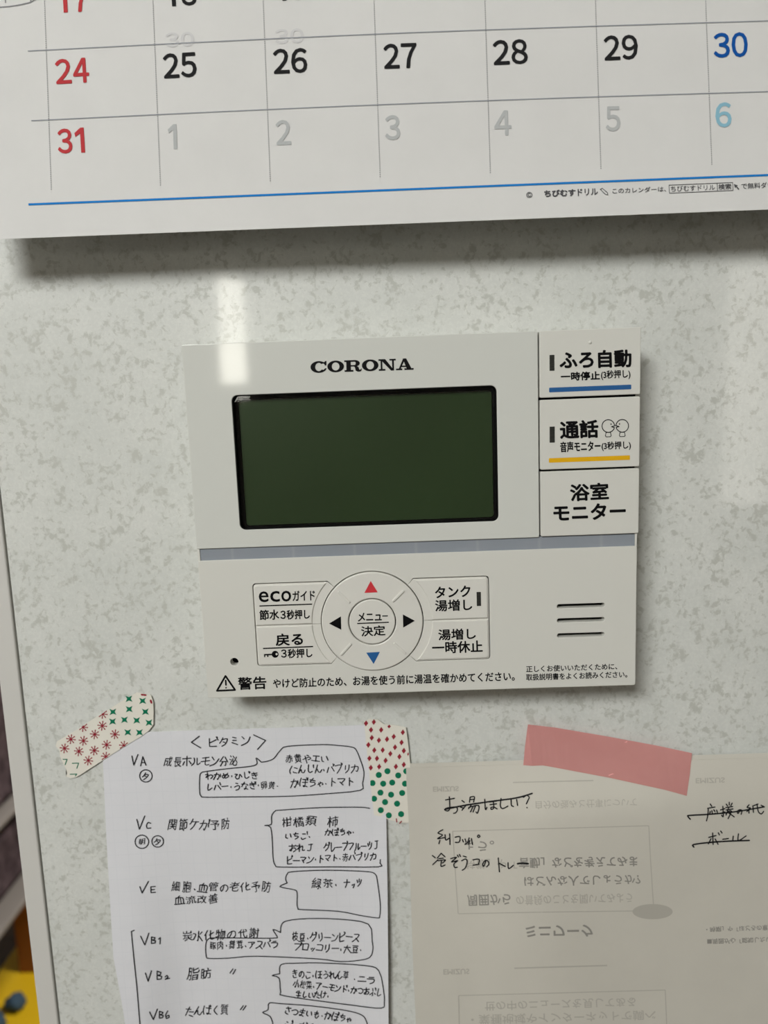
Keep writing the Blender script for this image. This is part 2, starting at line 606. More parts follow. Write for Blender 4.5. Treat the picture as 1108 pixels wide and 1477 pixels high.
# ================================================================== the room
ROOMW = mat('room_wallpaper', lin((206, 205, 199)), 0.85, 0.2)
nt, nd, lk, bs = nodes(ROOMW)
lk.new(ramp(nt, noise(nt, coords(nt), 6, 4), [(0.3, lin((202, 201, 195))), (0.7, lin((210, 209, 203)))]), bs.inputs['Base Color'])
CEIL = mat('ceiling_paper', lin((225, 224, 218)), 0.9, 0.2)
FLOORM = mat('dark_wood_floor', lin((86, 62, 44)), 0.5)
nt, nd, lk, bs = nodes(FLOORM)
br = nt.nodes.new('ShaderNodeTexBrick'); br.inputs['Scale'].default_value = 3.0
br.inputs['Color1'].default_value = (*lin((90, 66, 46)), 1); br.inputs['Color2'].default_value = (*lin((78, 56, 40)), 1)
br.inputs['Mortar'].default_value = (*lin((40, 28, 20)), 1); br.inputs['Mortar Size'].default_value = 0.006
lk.new(coords(nt), br.inputs['Vector']); lk.new(br.outputs[0], bs.inputs['Base Color'])


def struct(o):
    o['kind'] = 'structure'
    return o


struct(solid_box('floor', -2.2, 2.2, -3.1, 2.3, -0.05, 0.0, FLOORM))
struct(solid_box('ceiling', -2.2, 2.2, -3.1, 2.3, 2.5, 2.55, CEIL))
struct(solid_box('wall_left', -2.2, -2.1, -3.1, 2.3, 0, 2.5, ROOMW))
struct(solid_box('wall_right', 2.1, 2.2, -3.1, 2.3, 0, 2.5, ROOMW))
struct(solid_box('wall_far', -2.1, 2.1, 2.2, 2.3, 0, 2.5, ROOMW))
struct(solid_box('wall_rear', -2.1, 2.1, -3.1, -3.0, 0, 2.5, ROOMW))
struct(solid_box('wall_partition', -0.1575, 2.1, 0.0012, 0.10, 0, 2.5, GROOVE))
struct(solid_box('wall_front', -0.1499, 2.1, 0.0, 0.003, 0, 2.5, PANEL))
struct(solid_box('trim_1', -0.1582, -0.1504, -0.0008, 0.101, 0, 2.5, TRIM, bevel=0.0007))

# bright frosted windows in the wall behind the viewer (they show as soft reflections)
WINF = mat('window_frame_white', lin((220, 218, 212)), 0.5)


def pane_mat(name, c, s):
    m = bpy.data.materials.new(name)
    m.use_nodes = True
    b = m.node_tree.nodes['Principled BSDF']
    b.inputs['Base Color'].default_value = (0.8, 0.8, 0.8, 1)
    b.inputs['Emission Color'].default_value = (*c, 1)
    b.inputs['Emission Strength'].default_value = s
    return m


def window(name, x0, x1, z0, z1, m):
    o = struct(solid_box(name, x0, x1, -3.0, -2.985, z0, z1, m, loc=((x0 + x1) / 2, -3.0, z0)))
    t = 0.03
    mb = MB()
    for a in ((x0 - t, x0, z0 - t, z1 + t), (x1, x1 + t, z0 - t, z1 + t), (x0, x1, z0 - t, z0), (x0, x1, z1, z1 + t)):
        mb.box(a[0], a[1], a[2] - BASE_Z, a[3] - BASE_Z, 2.975, 3.0)
    mb.build('window_frame', WINF, o)
    return o


window('window_1', -0.74, -0.63, BASE_Z + 0.155, BASE_Z + 0.60, pane_mat('lit_frosted_pane', (1.0, 0.97, 0.86), 11.0))
window('window_2', 1.42, 1.62, BASE_Z - 0.45, BASE_Z + 0.56, pane_mat('lit_curtained_pane', (1.0, 0.95, 0.86), 3.0))

# ================================================================== heater controller
ctrl = empty('heater_controller', W((0, 0, 0)), 'white wall-mounted water heater controller with a dark green screen and round menu dial', 'controller')
FZ = 18.0
plate('housing', [rrect(-73.6, 73.6, -59.8, 59.8, 1.5)], 0.05, 13.0, 0.3, BODY, ctrl)

# upper fascia with the screen opening
LX0, LX1, LY0, LY1 = -59.6, 28.2, -1.4, 43.9
fascia = plate('upper_panel', [rrect(-75, 41.9, -7.5, 60.9, 0.6), rrect(LX0, LX1, LY0, LY1, 2.0)], 12.9, FZ, 0.25, GLOSSW, ctrl)
top = flat(FZ / 1000)

screen = plate('display_screen', [rrect(LX0 + 1.5, LX1 - 1.2, LY0 + 0.9, LY1 - 1.7, 1.0)], 13.3, 14.2, 0.05, LCD, ctrl)
plate('screen_border', [rrect(LX0 - 1, LX1 + 1, LY0 - 1, LY1 + 1, 2.5), rrect(LX0 + 1.3, LX1 - 1.0, LY0 + 0.7, LY1 - 1.5, 1.2)], 13.05, 14.9, 0.05, BLACK, screen)
mb = MB()                                         # black reveal around the opening
o_, i_ = rrect(LX0 + 0.02, LX1 - 0.02, LY0 + 0.02, LY1 - 0.02, 2.0), rrect(LX0 + 0.28, LX1 - 0.28, LY0 + 0.28, LY1 - 0.28, 1.75)
N = len(o_)
pts = [(x / 1000, y / 1000, z / 1000) for P, z in ((o_, FZ - 0.35), (i_, FZ - 0.4), (i_, 14.6), (o_, 14.6)) for x, y in P]
mb.add(pts, [(k * N + i, k * N + (i + 1) % N, ((k + 1) % 4) * N + (i + 1) % N, ((k + 1) % 4) * N + i) for k in range(4) for i in range(N)])
mb.build('screen_reveal', BLACK, screen)
mb = MB()                                         # clear cover, leaning back a hair
g = rrect(LX0 + 0.3, LX1 - 0.3, LY0 + 0.3, LY1 - 0.3, 1.7)
tilt = math.tan(math.radians(0.66))
pts = []
for dz in (0.0, -0.6):
    for x, y in g:
        pts.append((x / 1000, y / 1000, (16.4 + dz - (y - LY0) * tilt) / 1000))
n = len(g)
mb.add(pts, [tuple(range(n))])
mb.build('screen_cover', GLASS, screen)


# brand lettering on the fascia, drawn as slab-serif outlines
def corona(mb):
    def T(P, x0, w=1.0):
        return [(x0 + p[0] * w, p[1]) for p in P]

    def ring(cx_, ax, ay, bx, by, a0=0, a1=360, cy_=0.5, n=40):
        out, inn = [], []
        for k in range(n + 1):
            a = math.radians(a0 + (a1 - a0) * k / n)
            out.append((cx_ + ax * math.cos(a), cy_ + ay * math.sin(a)))
            inn.append((cx_ + bx * math.cos(a), cy_ + by * math.sin(a)))
        return [[out[k], out[k + 1], inn[k + 1], inn[k]] for k in range(n)]

    polys = []
    # C
    polys += ring(0.70, 0.70, 0.51, 0.30, 0.36, 42, 322)
    polys += [[(1.20, 0.62), (1.34, 0.62), (1.36, 1.0), (1.24, 1.0), (1.16, 0.86)], [(1.02, 0.84), (1.22, 0.70), (1.30, 0.66), (1.24, 0.96)],
              [(0.92, 0.12), (1.25, 0.18), (1.36, 0.36), (1.24, 0.38), (1.06, 0.22)]]
    # O
    for x in (2.12, 5.03):
        polys += ring(x, 0.70, 0.51, 0.32, 0.35)
    # R
    x = 2.86
    polys += [T([(0.16, 0), (0.54, 0), (0.54, 1), (0.16, 1)], x), T([(0, 0), (0.74, 0), (0.74, 0.15), (0, 0.15)], x),
              T([(0, 0.86), (0.9, 0.86), (0.9, 1.0), (0, 1.0)], x), T([(0.5, 0.44), (0.92, 0.44), (0.92, 0.57), (0.5, 0.57)], x)]
    polys += [T(q, x) for q in ring(0.88, 0.42, 0.28, 0.07, 0.145, -90, 90, 0.72, 20)]
    polys += [T([(0.72, 0.50), (1.02, 0.50), (1.20, 0.36), (1.24, 0.16), (1.36, 0.16), (1.40, 0.26), (1.45, 0.24), (1.42, 0.05), (1.28, -0.02), (1.08, -0.01), (0.92, 0.10), (0.90, 0.30), (0.84, 0.42)], x)]
    # N
    x = 5.74
    polys += [T(q, x) for q in ([(0.17, 0), (0.32, 0), (0.32, 0.9), (0.17, 0.9)], [(0, 0), (0.56, 0), (0.56, 0.14), (0, 0.14)],
                                [(0, 0.86), (0.50, 0.86), (0.50, 1), (0, 1)], [(0.14, 1), (0.56, 1), (1.30, 0), (1.04, -0.02)],
                                [(1.14, 0), (1.29, 0), (1.29, 0.95), (1.14, 0.95)], [(0.92, 0.86), (1.46, 0.86), (1.46, 1), (0.92, 1)])]
    # A
    x = 7.20
    polys += [T(q, x) for q in ([(0.20, 0.05), (0.36, 0.05), (0.74, 0.86), (0.62, 1.0)], [(0.58, 1.0), (0.88, 1.0), (1.34, 0.05), (0.92, 0.05)],
                                [(0.40, 0.26), (0.98, 0.26), (0.98, 0.38), (0.44, 0.38)], [(0, 0), (0.52, 0), (0.52, 0.14), (0, 0.14)],
                                [(0.70, 0), (1.48, 0), (1.48, 0.14), (0.70, 0.14)])]
    Wd = 8.68
    for P in polys:
        uv = np.array([(p[0] / Wd, p[1]) for p in P])
        tri = [tuple(t) for t in tessellate_polygon([[Vector((p[0] * 5, p[1], 0)) for p in uv]])]
        put(mb, uv, tri, (448.2, 538.0), (596.8, 533.2), 16.6, top, 6e-5)


mb = MB(); corona(mb)
mb.build('brand_lettering', INK, fascia)

# grey strip
plate('grey_strip', [rrect(-74.1, 74.3, -11.7, -7.4, 0.2)], 12.9, 17.3, 0.1, STRIP, ctrl)

# right-hand function buttons
bz = FZ + 0.25
btop = flat(bz / 1000)
buttons = []
for y0, y1, lab in ((39.25, 60.8, 'top right button with a blue bar'), (15.45, 38.55, 'middle right button with two talking heads and a yellow bar'),
                    (-7.2, 14.8, 'bottom right button with plain black lettering')):
    b = plate('function_button', [rrect(42.35, 75.3, y0, y1, 0.5)], 13.0, bz, 0.25, WHITE, ctrl)
    b['label'] = lab
    buttons.append(b)
plate('button_backing', [rrect(42.0, 74.6, -7.0, 60.5, 0.3)], 12.8, 15.5, 0.05, CAV, ctrl)  # black plate, paints the shade in the gaps between buttons
lf = 6e-5
mb = MB()
text(mb, 'ふろ自動', (808.3, 531.8), (910.6, 528.8), 24.3, btop, lf, 0.95)
text(mb, '一時停止', (809.6, 549.3), (865.4, 547.4), 11.8, btop, lf, 0.5)
text(mb, '（３秒押し）'.replace('（', '(').replace('）', ')').replace('３', '3'), (867.6, 548.2), (909.6, 546.4), 13.4, btop, lf, 0.32)
mb.build('lettering', INK, buttons[0])
mb = MB(); mb.poly([(x / 1000, y / 1000, bz / 1000 + lf) for x, y in rrect(45.4, 72.3, 40.95, 42.45, 0.25)])
mb.build('blue_bar', PBLUE, buttons[0])
plate('indicator_light', [rrect(45.6, 47.2, 47.9, 53.0, 0.1)], bz - 0.5, bz + 0.05, 0.02, LED, buttons[0])
bm = bmesh.new(); bmesh.ops.create_uvsphere(bm, u_segments=16, v_segments=8, radius=0.55)
bp = on([(851.3, 494)], btop)[0]
bm.verts.index_update()
link('raised_dot', [W((bp[0] + v.co.x / 1000, bp[1] + v.co.y / 1000, bp[2] + v.co.z / 1400)) for v in bm.verts], [tuple(v.index for v in f.verts) for f in bm.faces], WHITE, buttons[0], smooth_sh=True)
bm.free()

mb = MB()
text(mb, '通話', (809.0, 632.6), (863.0, 630.6), 24.6, btop, lf, 0.95)
text(mb, '音声モニター', (808.7, 652.2), (866.3, 650.3), 14.6, btop, lf, 0.4)
text(mb, '(3秒押し)', (868.4, 650.4), (910.2, 648.6), 12.6, btop, lf, 0.32)
for cx_, cy_, sgn in ((877.6, 614.5, 1), (897.8, 614.2, -1)):      # two plain heads talking
    arc = [(cx_ + sgn * 9.0 * math.cos(math.radians(a)), cy_ - 9.1 * math.sin(math.radians(a))) for a in range(20, 322, 12)]
    face = [(cx_ + sgn * dx, cy_ + dy) for dx, dy in ((8.0, 4.6), (8.8, 2.2), (4.6, 1.0), (9.4, -0.4), (8.7, -2.6))]
    mb.stroke(arc + [p for p in face[:1]] + face[1:] + [arc[0]], 1.25, btop, lf)
    mb.stroke([(cx_ + sgn * 4.0, cy_ - 3.0), (cx_ + sgn * 4.0, cy_ - 2.4)], 1.7, btop, lf)
    mb.stroke([(cx_ - 3.2, cy_ + 9.2), (cx_ - 4.2, cy_ + 14.2), (cx_ - 3.0, cy_ + 15.6), (cx_ + 3.0, cy_ + 15.4), (cx_ + 4.2, cy_ + 14), (cx_ + 3.0, cy_ + 9.1)], 1.0, btop, lf, closed=True)
mb.build('lettering', INK, buttons[1])
mb = MB(); mb.poly([(x / 1000, y / 1000, bz / 1000 + lf) for x, y in rrect(45.2, 72.1, 17.75, 19.25, 0.25)])
mb.build('yellow_bar', PYEL, buttons[1])
plate('indicator_light', [rrect(45.5, 47.2, 24.4, 29.7, 0.1)], bz - 0.5, bz + 0.05, 0.02, LED, buttons[1])

mb = MB()
text(mb, '浴室', (823.8, 722.6), (878.0, 719.9), 23.5, btop, lf, 0.85)
text(mb, 'モニター', (799.5, 751.2), (902.4, 747.6), 22.2, btop, lf, 0.9)
mb.build('lettering', INK, buttons[2])

# lower panel with the opening for the key pad, the loudspeaker slots and the pinhole
DX, DY, DR = -15.95, -34.95, 17.5


def pol(r, a):
    return (DX + r * math.cos(math.radians(a)), DY + r * math.sin(math.radians(a)))


def mm(px, py):
    p = on([(px, py)], top)[0]
    return (p[0] * 1000, p[1] * 1000)


def ang(p):
    return math.degrees(math.atan2(p[1] - DY, p[0] - DX))


ul_c, ul_j = mm(472.5, 838.9), mm(482.4, 847)
ur_c, ur_j = mm(596, 835.3), mm(588, 844.3)
ll_c, ll_j = mm(478, 956), mm(486, 948)
lr_c, lr_j = mm(600.7, 952.6), mm(590.7, 945)
KX0, KX1, KY0, KY1 = -56.4, 24.3, -49.6, -20.5


def keypad_outline(grow):
    A1, A2, A3, A4 = ang(ur_j), ang(ul_j), ang(ll_j) % 360, ang(lr_j) % 360
    R_ = DR + grow
    P = [pol(R_, A1 + (A2 - A1) * k / 24) for k in range(25)]
    P += [(ul_c[0], KY1 + grow)] + round_corners([(KX0 - grow, KY1 + grow), (KX0 - grow, KY0 - grow), (0, KY0), (0, KY1)], {0: 1.4, 1: 1.4})[:12] + [(ll_c[0], KY0 - grow)]
    P += [pol(R_, A3 + (A4 - A3) * k / 24) for k in range(25)]
    P += [(lr_c[0], KY0 - grow)] + round_corners([(KX1 + grow, KY0 - grow), (KX1 + grow, KY1 + grow), (0, KY1), (0, KY0)], {0: 1.4, 1: 1.4})[:12] + [(ur_c[0], KY1 + grow)]
    return P


slots = [rrect(47.8, 64.1, yc - 0.72, yc + 0.72, 0.7) for yc in (-31.85, -36.9, -42.25)]
lower = plate('lower_panel', [rrect(-74.9, 74.9, -61.0, -11.65, 0.7), keypad_outline(0.30), circ(-64.7, -48.0, 1.4, 28)] + slots, 12.9, FZ, 0.2, WHITE, ctrl)
mb = MB(); mb.box(-.0740, .0738, -.0605, -.012, .0131, .0148)
mb.build('slot_shade_plate', CAV, lower)  # black sheet added for the shade in slots, pinhole and key gaps
for x0, x1 in ((-.0749, -.0741), (.0743, .0749)):
    mb = MB(); mb.box(x0, x1, -.0118, -.0072, .0131, .0176)
    mb.build('side_rib', WHITE, lower)


def arc_side(r, a0, a1, n=20):
    return [pol(r, a0 + (a1 - a0) * k / n) for k in range(n + 1)]


kz = FZ + 0.5
ktop = flat(kz / 1000)
keys = []
YD = -35.25


def edge_x(r, y, sgn):
    return DX + sgn * math.sqrt(r * r - (y - DY) ** 2)


def make_key(side, upper, lab):
    """one quarter of the key pad: low skirt along the dial and a raised flat"""
    sgn = -1 if side == 'left' else 1
    xo = KX0 if side == 'left' else KX1
    cj, cc = {('left', True): (ul_j, ul_c), ('left', False): (ll_j, ll_c), ('right', True): (ur_j, ur_c), ('right', False): (lr_j, lr_c)}[(side, upper)]
    yo = KY1 if upper else KY0
    yd = YD + (0.06 if upper else -0.06)
    r0, r1 = DR + 0.28, DR + 3.3
    a_d = math.degrees(math.atan2(yd - DY, edge_x(r0, yd, sgn) - DX))
    a_j = ang(cj)
    if sgn < 0: a_d %= 360; a_j %= 360
    skirt = [(xo, yd), (xo, yo), (cc[0], yo)] + arc_side(r0, a_j, a_d)
    if (upper and sgn < 0) or (not upper and sgn > 0): skirt = skirt[::1]
    rad = {1: 1.3}
    sk = round_corners(skirt, rad)
    k = plate('key', [sk], 13.4, FZ + 0.1, 0.12, KEYW, ctrl)
    k['label'] = lab
    yi = yo + (-0.35 if upper else 0.35)
    ydi = yd + (0.25 if upper else -0.25)
    xi = xo - sgn * 0.35
    a_d2 = math.degrees(math.atan2(ydi - DY, edge_x(r1, ydi, sgn) - DX))
    xt = edge_x(r1, yi, sgn)
    a_t = math.degrees(math.atan2(yi - DY, xt - DX))
    if sgn < 0: a_d2 %= 360; a_t %= 360
    flatp = round_corners([(xi, ydi), (xi, yi)] + arc_side(r1, a_t, a_d2), {1: 1.1})
    plate('raised_face', [flatp], FZ - 0.3, kz, 0.3, KEYW, k)
    return k


kul = make_key('left', True, 'upper left key marked eco')
kll = make_key('left', False, 'lower left key with a small black key symbol')
kur = make_key('right', True, 'upper right key with a dark indicator light')
klr = make_key('right', False, 'lower right key with two lines of lettering')

mb = MB()
for ch, (x0, x1) in zip('eco', ((373.4, 387.8), (389.8, 404), (405.8, 420.4))):
    yl = 869.0 - (x0 - 373.4) * 0.028
    text(mb, ch, (x0 + .5, yl - .5), (x1 - .5, yl - 0.9), 15.0, ktop, lf, 0.35)
text(mb, 'ガイド', (422.4, 866.9), (454.4, 865.6), 14.2, ktop, lf, 0.3)
mb.stroke([(374.3, 874.1), (450.3, 871.4)], 1.7, ktop, lf, dots=False)
text(mb, '節水', (374.8, 894.4), (402.6, 893.4), 14.2, ktop, lf, 0.38)
text(mb, '３', (405, 892.6), (412, 892.4), 11.4, ktop, lf, 0.38)
text(mb, '秒押し', (414, 893.4), (446.8, 892.3), 13.2, ktop, lf, 0.38)
mb.build('lettering', INK, kul)
mb = MB()
text(mb, '戻る', (398.4, 931.4), (436.8, 929.9), 16.8, ktop, lf, 0.55)
mb.stroke([(379.4, 935.4), (451.7, 932.5)], 1.7, ktop, lf, dots=False)
text(mb, '３', (406, 948.4), (413.4, 948.1), 11.2, ktop, lf, 0.38)
text(mb, '秒押し', (415.6, 949.2), (450.6, 947.9), 12.8, ktop, lf, 0.38)
# the little key
oc = [(397.0 + 5 * math.cos(a), 943.7 + 5 * math.sin(a)) for a in np.linspace(0, 2 * math.pi, 25)]
ic = [(399.0 + 1.6 * math.cos(a), 943.5 + 1.6 * math.sin(a)) for a in np.linspace(0, 2 * math.pi, 25)]
for k in range(24):
    mb.add(on([oc[k], oc[k + 1], ic[k + 1], ic[k]], ktop, lf), [(0, 1, 2, 3)])
mb.stroke([(380.8, 944.4), (393.5, 943.9)], 2.0, ktop, lf, dots=False)
mb.stroke([(381.8, 944.4), (381.9, 947.9)], 1.9, ktop, lf, dots=False)
mb.stroke([(386.2, 944.3), (386.3, 947.6)], 1.9, ktop, lf, dots=False)
mb.build('lettering', INK, kll)
mb = MB()
text(mb, 'タンク', (628.3, 862.6), (678.8, 860.2), 15.8, ktop, lf, 0.45)
text(mb, '湯増し', (628.3, 881.8), (681.2, 879.9), 15.8, ktop, lf, 0.4)
mb.build('lettering', INK, kur)
la, lb = on([(687.9, 874.2), (693.7, 853.7)], ktop) * 1000
plate('indicator_light', [rrect(la[0], lb[0], la[1], lb[1], 0.1)], kz - 0.4, kz + 0.05, 0.02, LED, kur)
mb = MB()
text(mb, '湯増し', (633, 923.6), (686.4, 921.5), 15.4, ktop, lf, 0.4)
text(mb, '一時休止', (624, 942.8), (696.2, 940.4), 16.6, ktop, lf, 0.45)
mb.build('lettering', INK, klr)

# dial
dz = FZ + 0.75
dtop = flat(dz / 1000)
dial = plate('menu_dial', [circ(DX, DY, DR, 96), circ(DX, DY, 8.25, 64)], 13.4, dz, 0.45, KEYW, ctrl, 3)
for a, b in (((488.9, 854.4), (503.6, 868.2)), ((581.5, 852.6), (567.6, 866.5)), ((505.6, 929.3), (492.5, 943.7)), ((569.3, 928.5), (584.2, 941.5))):
    A, B = on([a, b], dtop) * 1000
    d = (B - A)[:2]; L = np.hypot(*d); d = d / L; n = np.array([-d[1], d[0]])
    P = []
    for c, a0 in ((B, -90), (A, 90)):
        for k in range(7):
            t = math.radians(a0 + 180 * k / 6)
            P.append(tuple(c[:2] + 0.42 * (math.cos(t) * d + math.sin(t) * n)))
    plate('ridge', [P], dz - 0.15, dz + 0.38, 0.2, KEYW, dial)
for P, m, nm in (([(534.8, 838), (525.7, 855.2), (545, 854.4)], PRED, 'red_arrow'), ([(528.4, 941.4), (548, 940.3), (539, 957.7)], PBLUE, 'blue_arrow'),
                 ([(474.7, 899.4), (491.8, 889), (492.3, 908.4)], INK, 'black_arrow'), ([(581.2, 886.2), (581.7, 905.3), (598.5, 895.4)], INK, 'black_arrow')):
    mb = MB(); mb.add(on(P, dtop, lf), [(0, 1, 2)]); mb.build(nm, m, dial)
ctr = plate('centre_button', [circ(DX, DY, 7.95, 64)], 13.4, dz + 0.05, 0.4, KEYW, ctrl, 3)
ctop = flat((dz + 0.05) / 1000)
mb = MB()
xs = (516.7, 529.0, 539.5, 551.0, 559.0)
text(mb, 'メ', (516.7, 896.3), (526.6, 896.0), 12.0, ctop, lf, 0.32)
text(mb, 'ニ', (528.6, 894.8), (538.2, 894.5), 9.2, ctop, lf, 0.32)
text(mb, 'ュ', (541, 894.8), (550.6, 894.5), 8.2, ctop, lf, 0.32)
mb.stroke([(552, 888.6), (559, 888.3)], 1.5, ctop, lf)
mb.stroke([(515.3, 899.4), (561, 897.5)], 1.6, ctop, lf, dots=False)
text(mb, '決定', (521.6, 918.0), (556, 916.2), 14.3, ctop, lf, 0.35)
mb.build('lettering', INK, ctr)

# warning line
mb = MB()
mb.stroke([(325.3, 975), (313, 996.4), (339.2, 995.2)], 2.6, top, lf, closed=True)
mb.stroke([(325.6, 981.5), (326, 988.0)], 2.3, top, lf)
mb.stroke([(326.1, 991.8), (326.1, 992.2)], 2.1, top, lf)
text(mb, '警告', (344.2, 995.2), (384.4, 993.4), 17.8, top, lf, 0.42)
text(mb, 'やけど防止のため、お湯を使う前に湯温を確かめてください。', (394.2, 992.6), (742.5, 981.8), 13.2, top, lf, 0.3)
text(mb, '正しくお使いいただくために、', (759.3, 969.6), (890.5, 965.6), 8.9, top, lf, 0.2)
text(mb, '取扱説明書をよくお読みください。', (759.3, 981.6), (905, 977.2), 9.3, top, lf, 0.2)
mb.build('warning_lettering', INK, lower)

# ================================================================== calendar
CAL_B = 0.1005


def cal_surf(X, Y):
    s = np.clip(Y - 0.088, -0.01, 0.3)
    return 0.0015 + 0.0190 * np.exp(-s / 0.115) + 0.0012 * np.sin((X + 0.15) / 0.30 * math.pi) * smooth(0.10, 0.16, Y)


cal_edge = on([(-52, 347.0), (1108, 302.2)], cal_surf)
cx0, cy0 = cal_edge[0][:2]
sl = (cal_edge[1][1] - cal_edge[0][1]) / (cal_edge[1][0] - cal_edge[0][0])
nx, ny = 60, 60
ca = math.atan(sl)
V, Fc = [], []
for j in range(ny + 1):
    for i in range(nx + 1):
        a, b = 0.297 * i / nx, 0.210 * j / ny
        X = cx0 + a * math.cos(ca) - b * math.sin(ca)
        Y = cy0 + a * math.sin(ca) + b * math.cos(ca)
        V.append((X, Y, float(cal_surf(np.array([X]), np.array([Y]))[0])))
for j in range(ny):
    for i in range(nx):
        k = j * (nx + 1) + i
        Fc.append((k, k + 1, k + nx + 2, k + nx + 1))
cal = empty('calendar', W((cx0 + 0.15, cy0, 0)), 'white monthly calendar sheet with large dates and a blue bottom line', 'calendar')


def sheet(name, V, F, m, parent, th=0.00012, loc=None):
    """thicken a grid by th towards the wall"""
    n = len(V)
    VV = list(V) + [(p[0], p[1], p[2] - th) for p in V]
    VV = VV + VV                                  # the cut edge has vertices of its own, so it stays crisp
    edges = {}
    for f in F:
        for a, b in zip(f, f[1:] + f[:1]):
            edges[(a, b)] = 1
    FF = list(F) + [tuple(i + n for i in reversed(f)) for f in F]
    for (a, b) in edges:
        if (b, a) not in edges:
            FF.append((b + 2 * n, a + 2 * n, a + 3 * n, b + 3 * n))
    mb = MB(); mb.v, mb.f = VV, FF
    return mb.build(name, m, parent, smooth_sh=True, loc=loc)


page = sheet('page', V, Fc, CALP, cal)
L1 = 1.2e-4


def cstroke(mb, P, w):
    mb.stroke(P, w, cal_surf, L1, dots=False)


for P in ([(40, 73.5), (300, 60.3), (554, 48.6), (830, 38.6), (1108, 30), (1178, 28.2)], [(45, 174), (300, 161.8), (554, 150.7), (830, 140.6), (1108, 132), (1182, 129.8)],
          [(36, -27), (300, -40), (554, -53), (830, -64), (1108, -72), (1176, -74)]):
    mb = MB()
    cstroke(mb, curve_pts(P, 5), 1.5)
    mb.build('row_line', C_LINE, page)
mb = MB()
for (x0, x1, y1) in ((64, 74, 275), (220.5, 231.5, 269), (379.5, 390, 263), (539.5, 548.5, 257), (699.5, 707.5, 250), (859, 867, 244), (1018, 1027, 238)):
    y = -100.0
    while y < y1:
        x = x0 + (x1 - x0) * y / y1
        mb.add(on([(x - .65, y), (x + .65, y), (x + .7, y + 1.5), (x - .6, y + 1.5)], cal_surf, L1), [(0, 1, 2, 3)])
        y += 3.0
mb.build('dotted_lines', C_DOT, page)
mb = MB()
cstroke(mb, curve_pts([(41, 294.8), (300, 284.6), (554, 274.4), (830, 263.4), (1108, 252.4), (1185, 249.4)], 6), 3.0)
mb.build('blue_line', C_BAR, page)

ONE = [(0.46, 0), (0.78, 0), (0.78, 1), (0.50, 1), (0.0, 0.80), (0.07, 0.64), (0.46, 0.78)]


def digit(mb, ch, L, R, h, bold):
    if ch == '1':
        tri = [tuple(t) for t in tessellate_polygon([[Vector((*p, 0)) for p in ONE]])]
        w = R[0] - L[0]
        put(mb, np.array(ONE), tri, (L[0] + w * .08, L[1]), (R[0] - w * 0.08, R[1]), h + 2 * bold, cal_surf, L1, 0)
    else:
        b = bold
        text(mb, chr(ord(ch) + 0xFEE0), (L[0] + b, L[1] - b), (R[0] - b, R[1] - b), h, cal_surf, L1, b)


def number(s, xl, yl, xr, yr, m, h=34.4, bold=0.85):
    mb = MB()
    L, R = np.array((xl, yl), float), np.array((xr, yr), float)
    if len(s) == 1:
        digit(mb, s, L, R, h, bold)
    else:
        g = 0.53
        digit(mb, s[0], L, L + (R - L) * 0.475, h, bold)
        digit(mb, s[1], L + (R - L) * 0.525, R, h, bold)
    return mb.build('date_number', m, page)


number('17', 81.5, 18.5, 128, 16.5, C_RED)
number('18', 238, 9.6, 284, 7.4, C_BLK)
number('19', 397, 1.5, 444, -0.8, C_BLK)
number('24', 80.8, 121.5, 129.2, 118.8, C_RED)
number('25', 236.3, 113.4, 284.3, 111, C_BLK)
number('26', 394.8, 106.7, 443.8, 104.8, C_BLK)
number('27', 554, 99.4, 602, 97.8, C_BLK)
number('28', 712, 94, 762, 92, C_BLK)
number('29', 872, 87.4, 921, 85.6, C_BLK)
number('30', 1030, 83.6, 1079.5, 82, C_BLU)
number('31', 83.8, 222, 128.5, 219.6, C_RED)
number('1', 241.5, 215.4, 261, 214.8, C_LGR)
number('2', 398.6, 209.4, 420.4, 208.6, C_LGR)
number('3', 556, 202.4, 578, 201.6, C_LGR)
number('4', 713.6, 195.8, 738.4, 195, C_LGR)
number('5', 874.3, 189.6, 895.6, 189, C_LGR)
number('6', 1032.6, 184, 1056, 183.2, C_LBL)
for n_, x0, y0 in (('30', 240, 68), ('30', 398, 63)):            # dates of another page showing through
    mb = MB()
    for i, c in enumerate(n_):
        text(mb, chr(ord(c) + 0xFEE0), (x0 + 22 * i, y0 - i), (x0 + 22 * i + 18, y0 - i - 1), 20, cal_surf, 7e-5, 0.8)
    mb.build('show_through', C_GHOST, page)
mb = MB()
mb.stroke([(-8, 10.8), (14, 9.2), (30, 6.6), (44, 3.2), (45, -8), (44, -20), (0, -24)], 1.6, cal_surf, L1)
mb.stroke([(44, 3), (51, -1)], 1.4, cal_surf, L1)
mb.stroke([(8, 3.5), (7, -6)], 1.6, cal_surf, L1)
mb.build('pencil_box', C_DOT, page)
mb = MB()
C_ = cal_surf
text(mb, '©', (759.5, 285.4), (768.2, 285.1), 8.2, C_, L1, 0.15)
text(mb, 'ちびむす', (785.8, 284.0), (830.2, 282.2), 9.2, C_, L1, 0.55)
text(mb, 'ドリル', (834, 282.2), (862.5, 281.0), 9.4, C_, L1, 0.3)
mb.stroke([(866, 273), (869, 271.6), (876.5, 278), (877, 281), (873.6, 280.4), (866, 273)], 0.9, C_, L1)
text(mb, 'このカレンダーは、', (883.8, 279.2), (961, 276.2), 7.6, C_, L1, 0.1)
mb.stroke([(965.2, 267), (1057, 263.2), (1057.6, 274.6), (965.8, 278.6)], 0.9, C_, L1, closed=True)
mb.stroke([(1034.6, 264.2), (1035.2, 275.6)], 0.9, C_, L1)
text(mb, 'ちびむすドリル', (968, 276.6), (1031.6, 274.0), 8.0, C_, L1, 0.1)
text(mb, '検索', (1036.8, 273.7), (1055, 273), 8.2, C_, L1, 0.15)
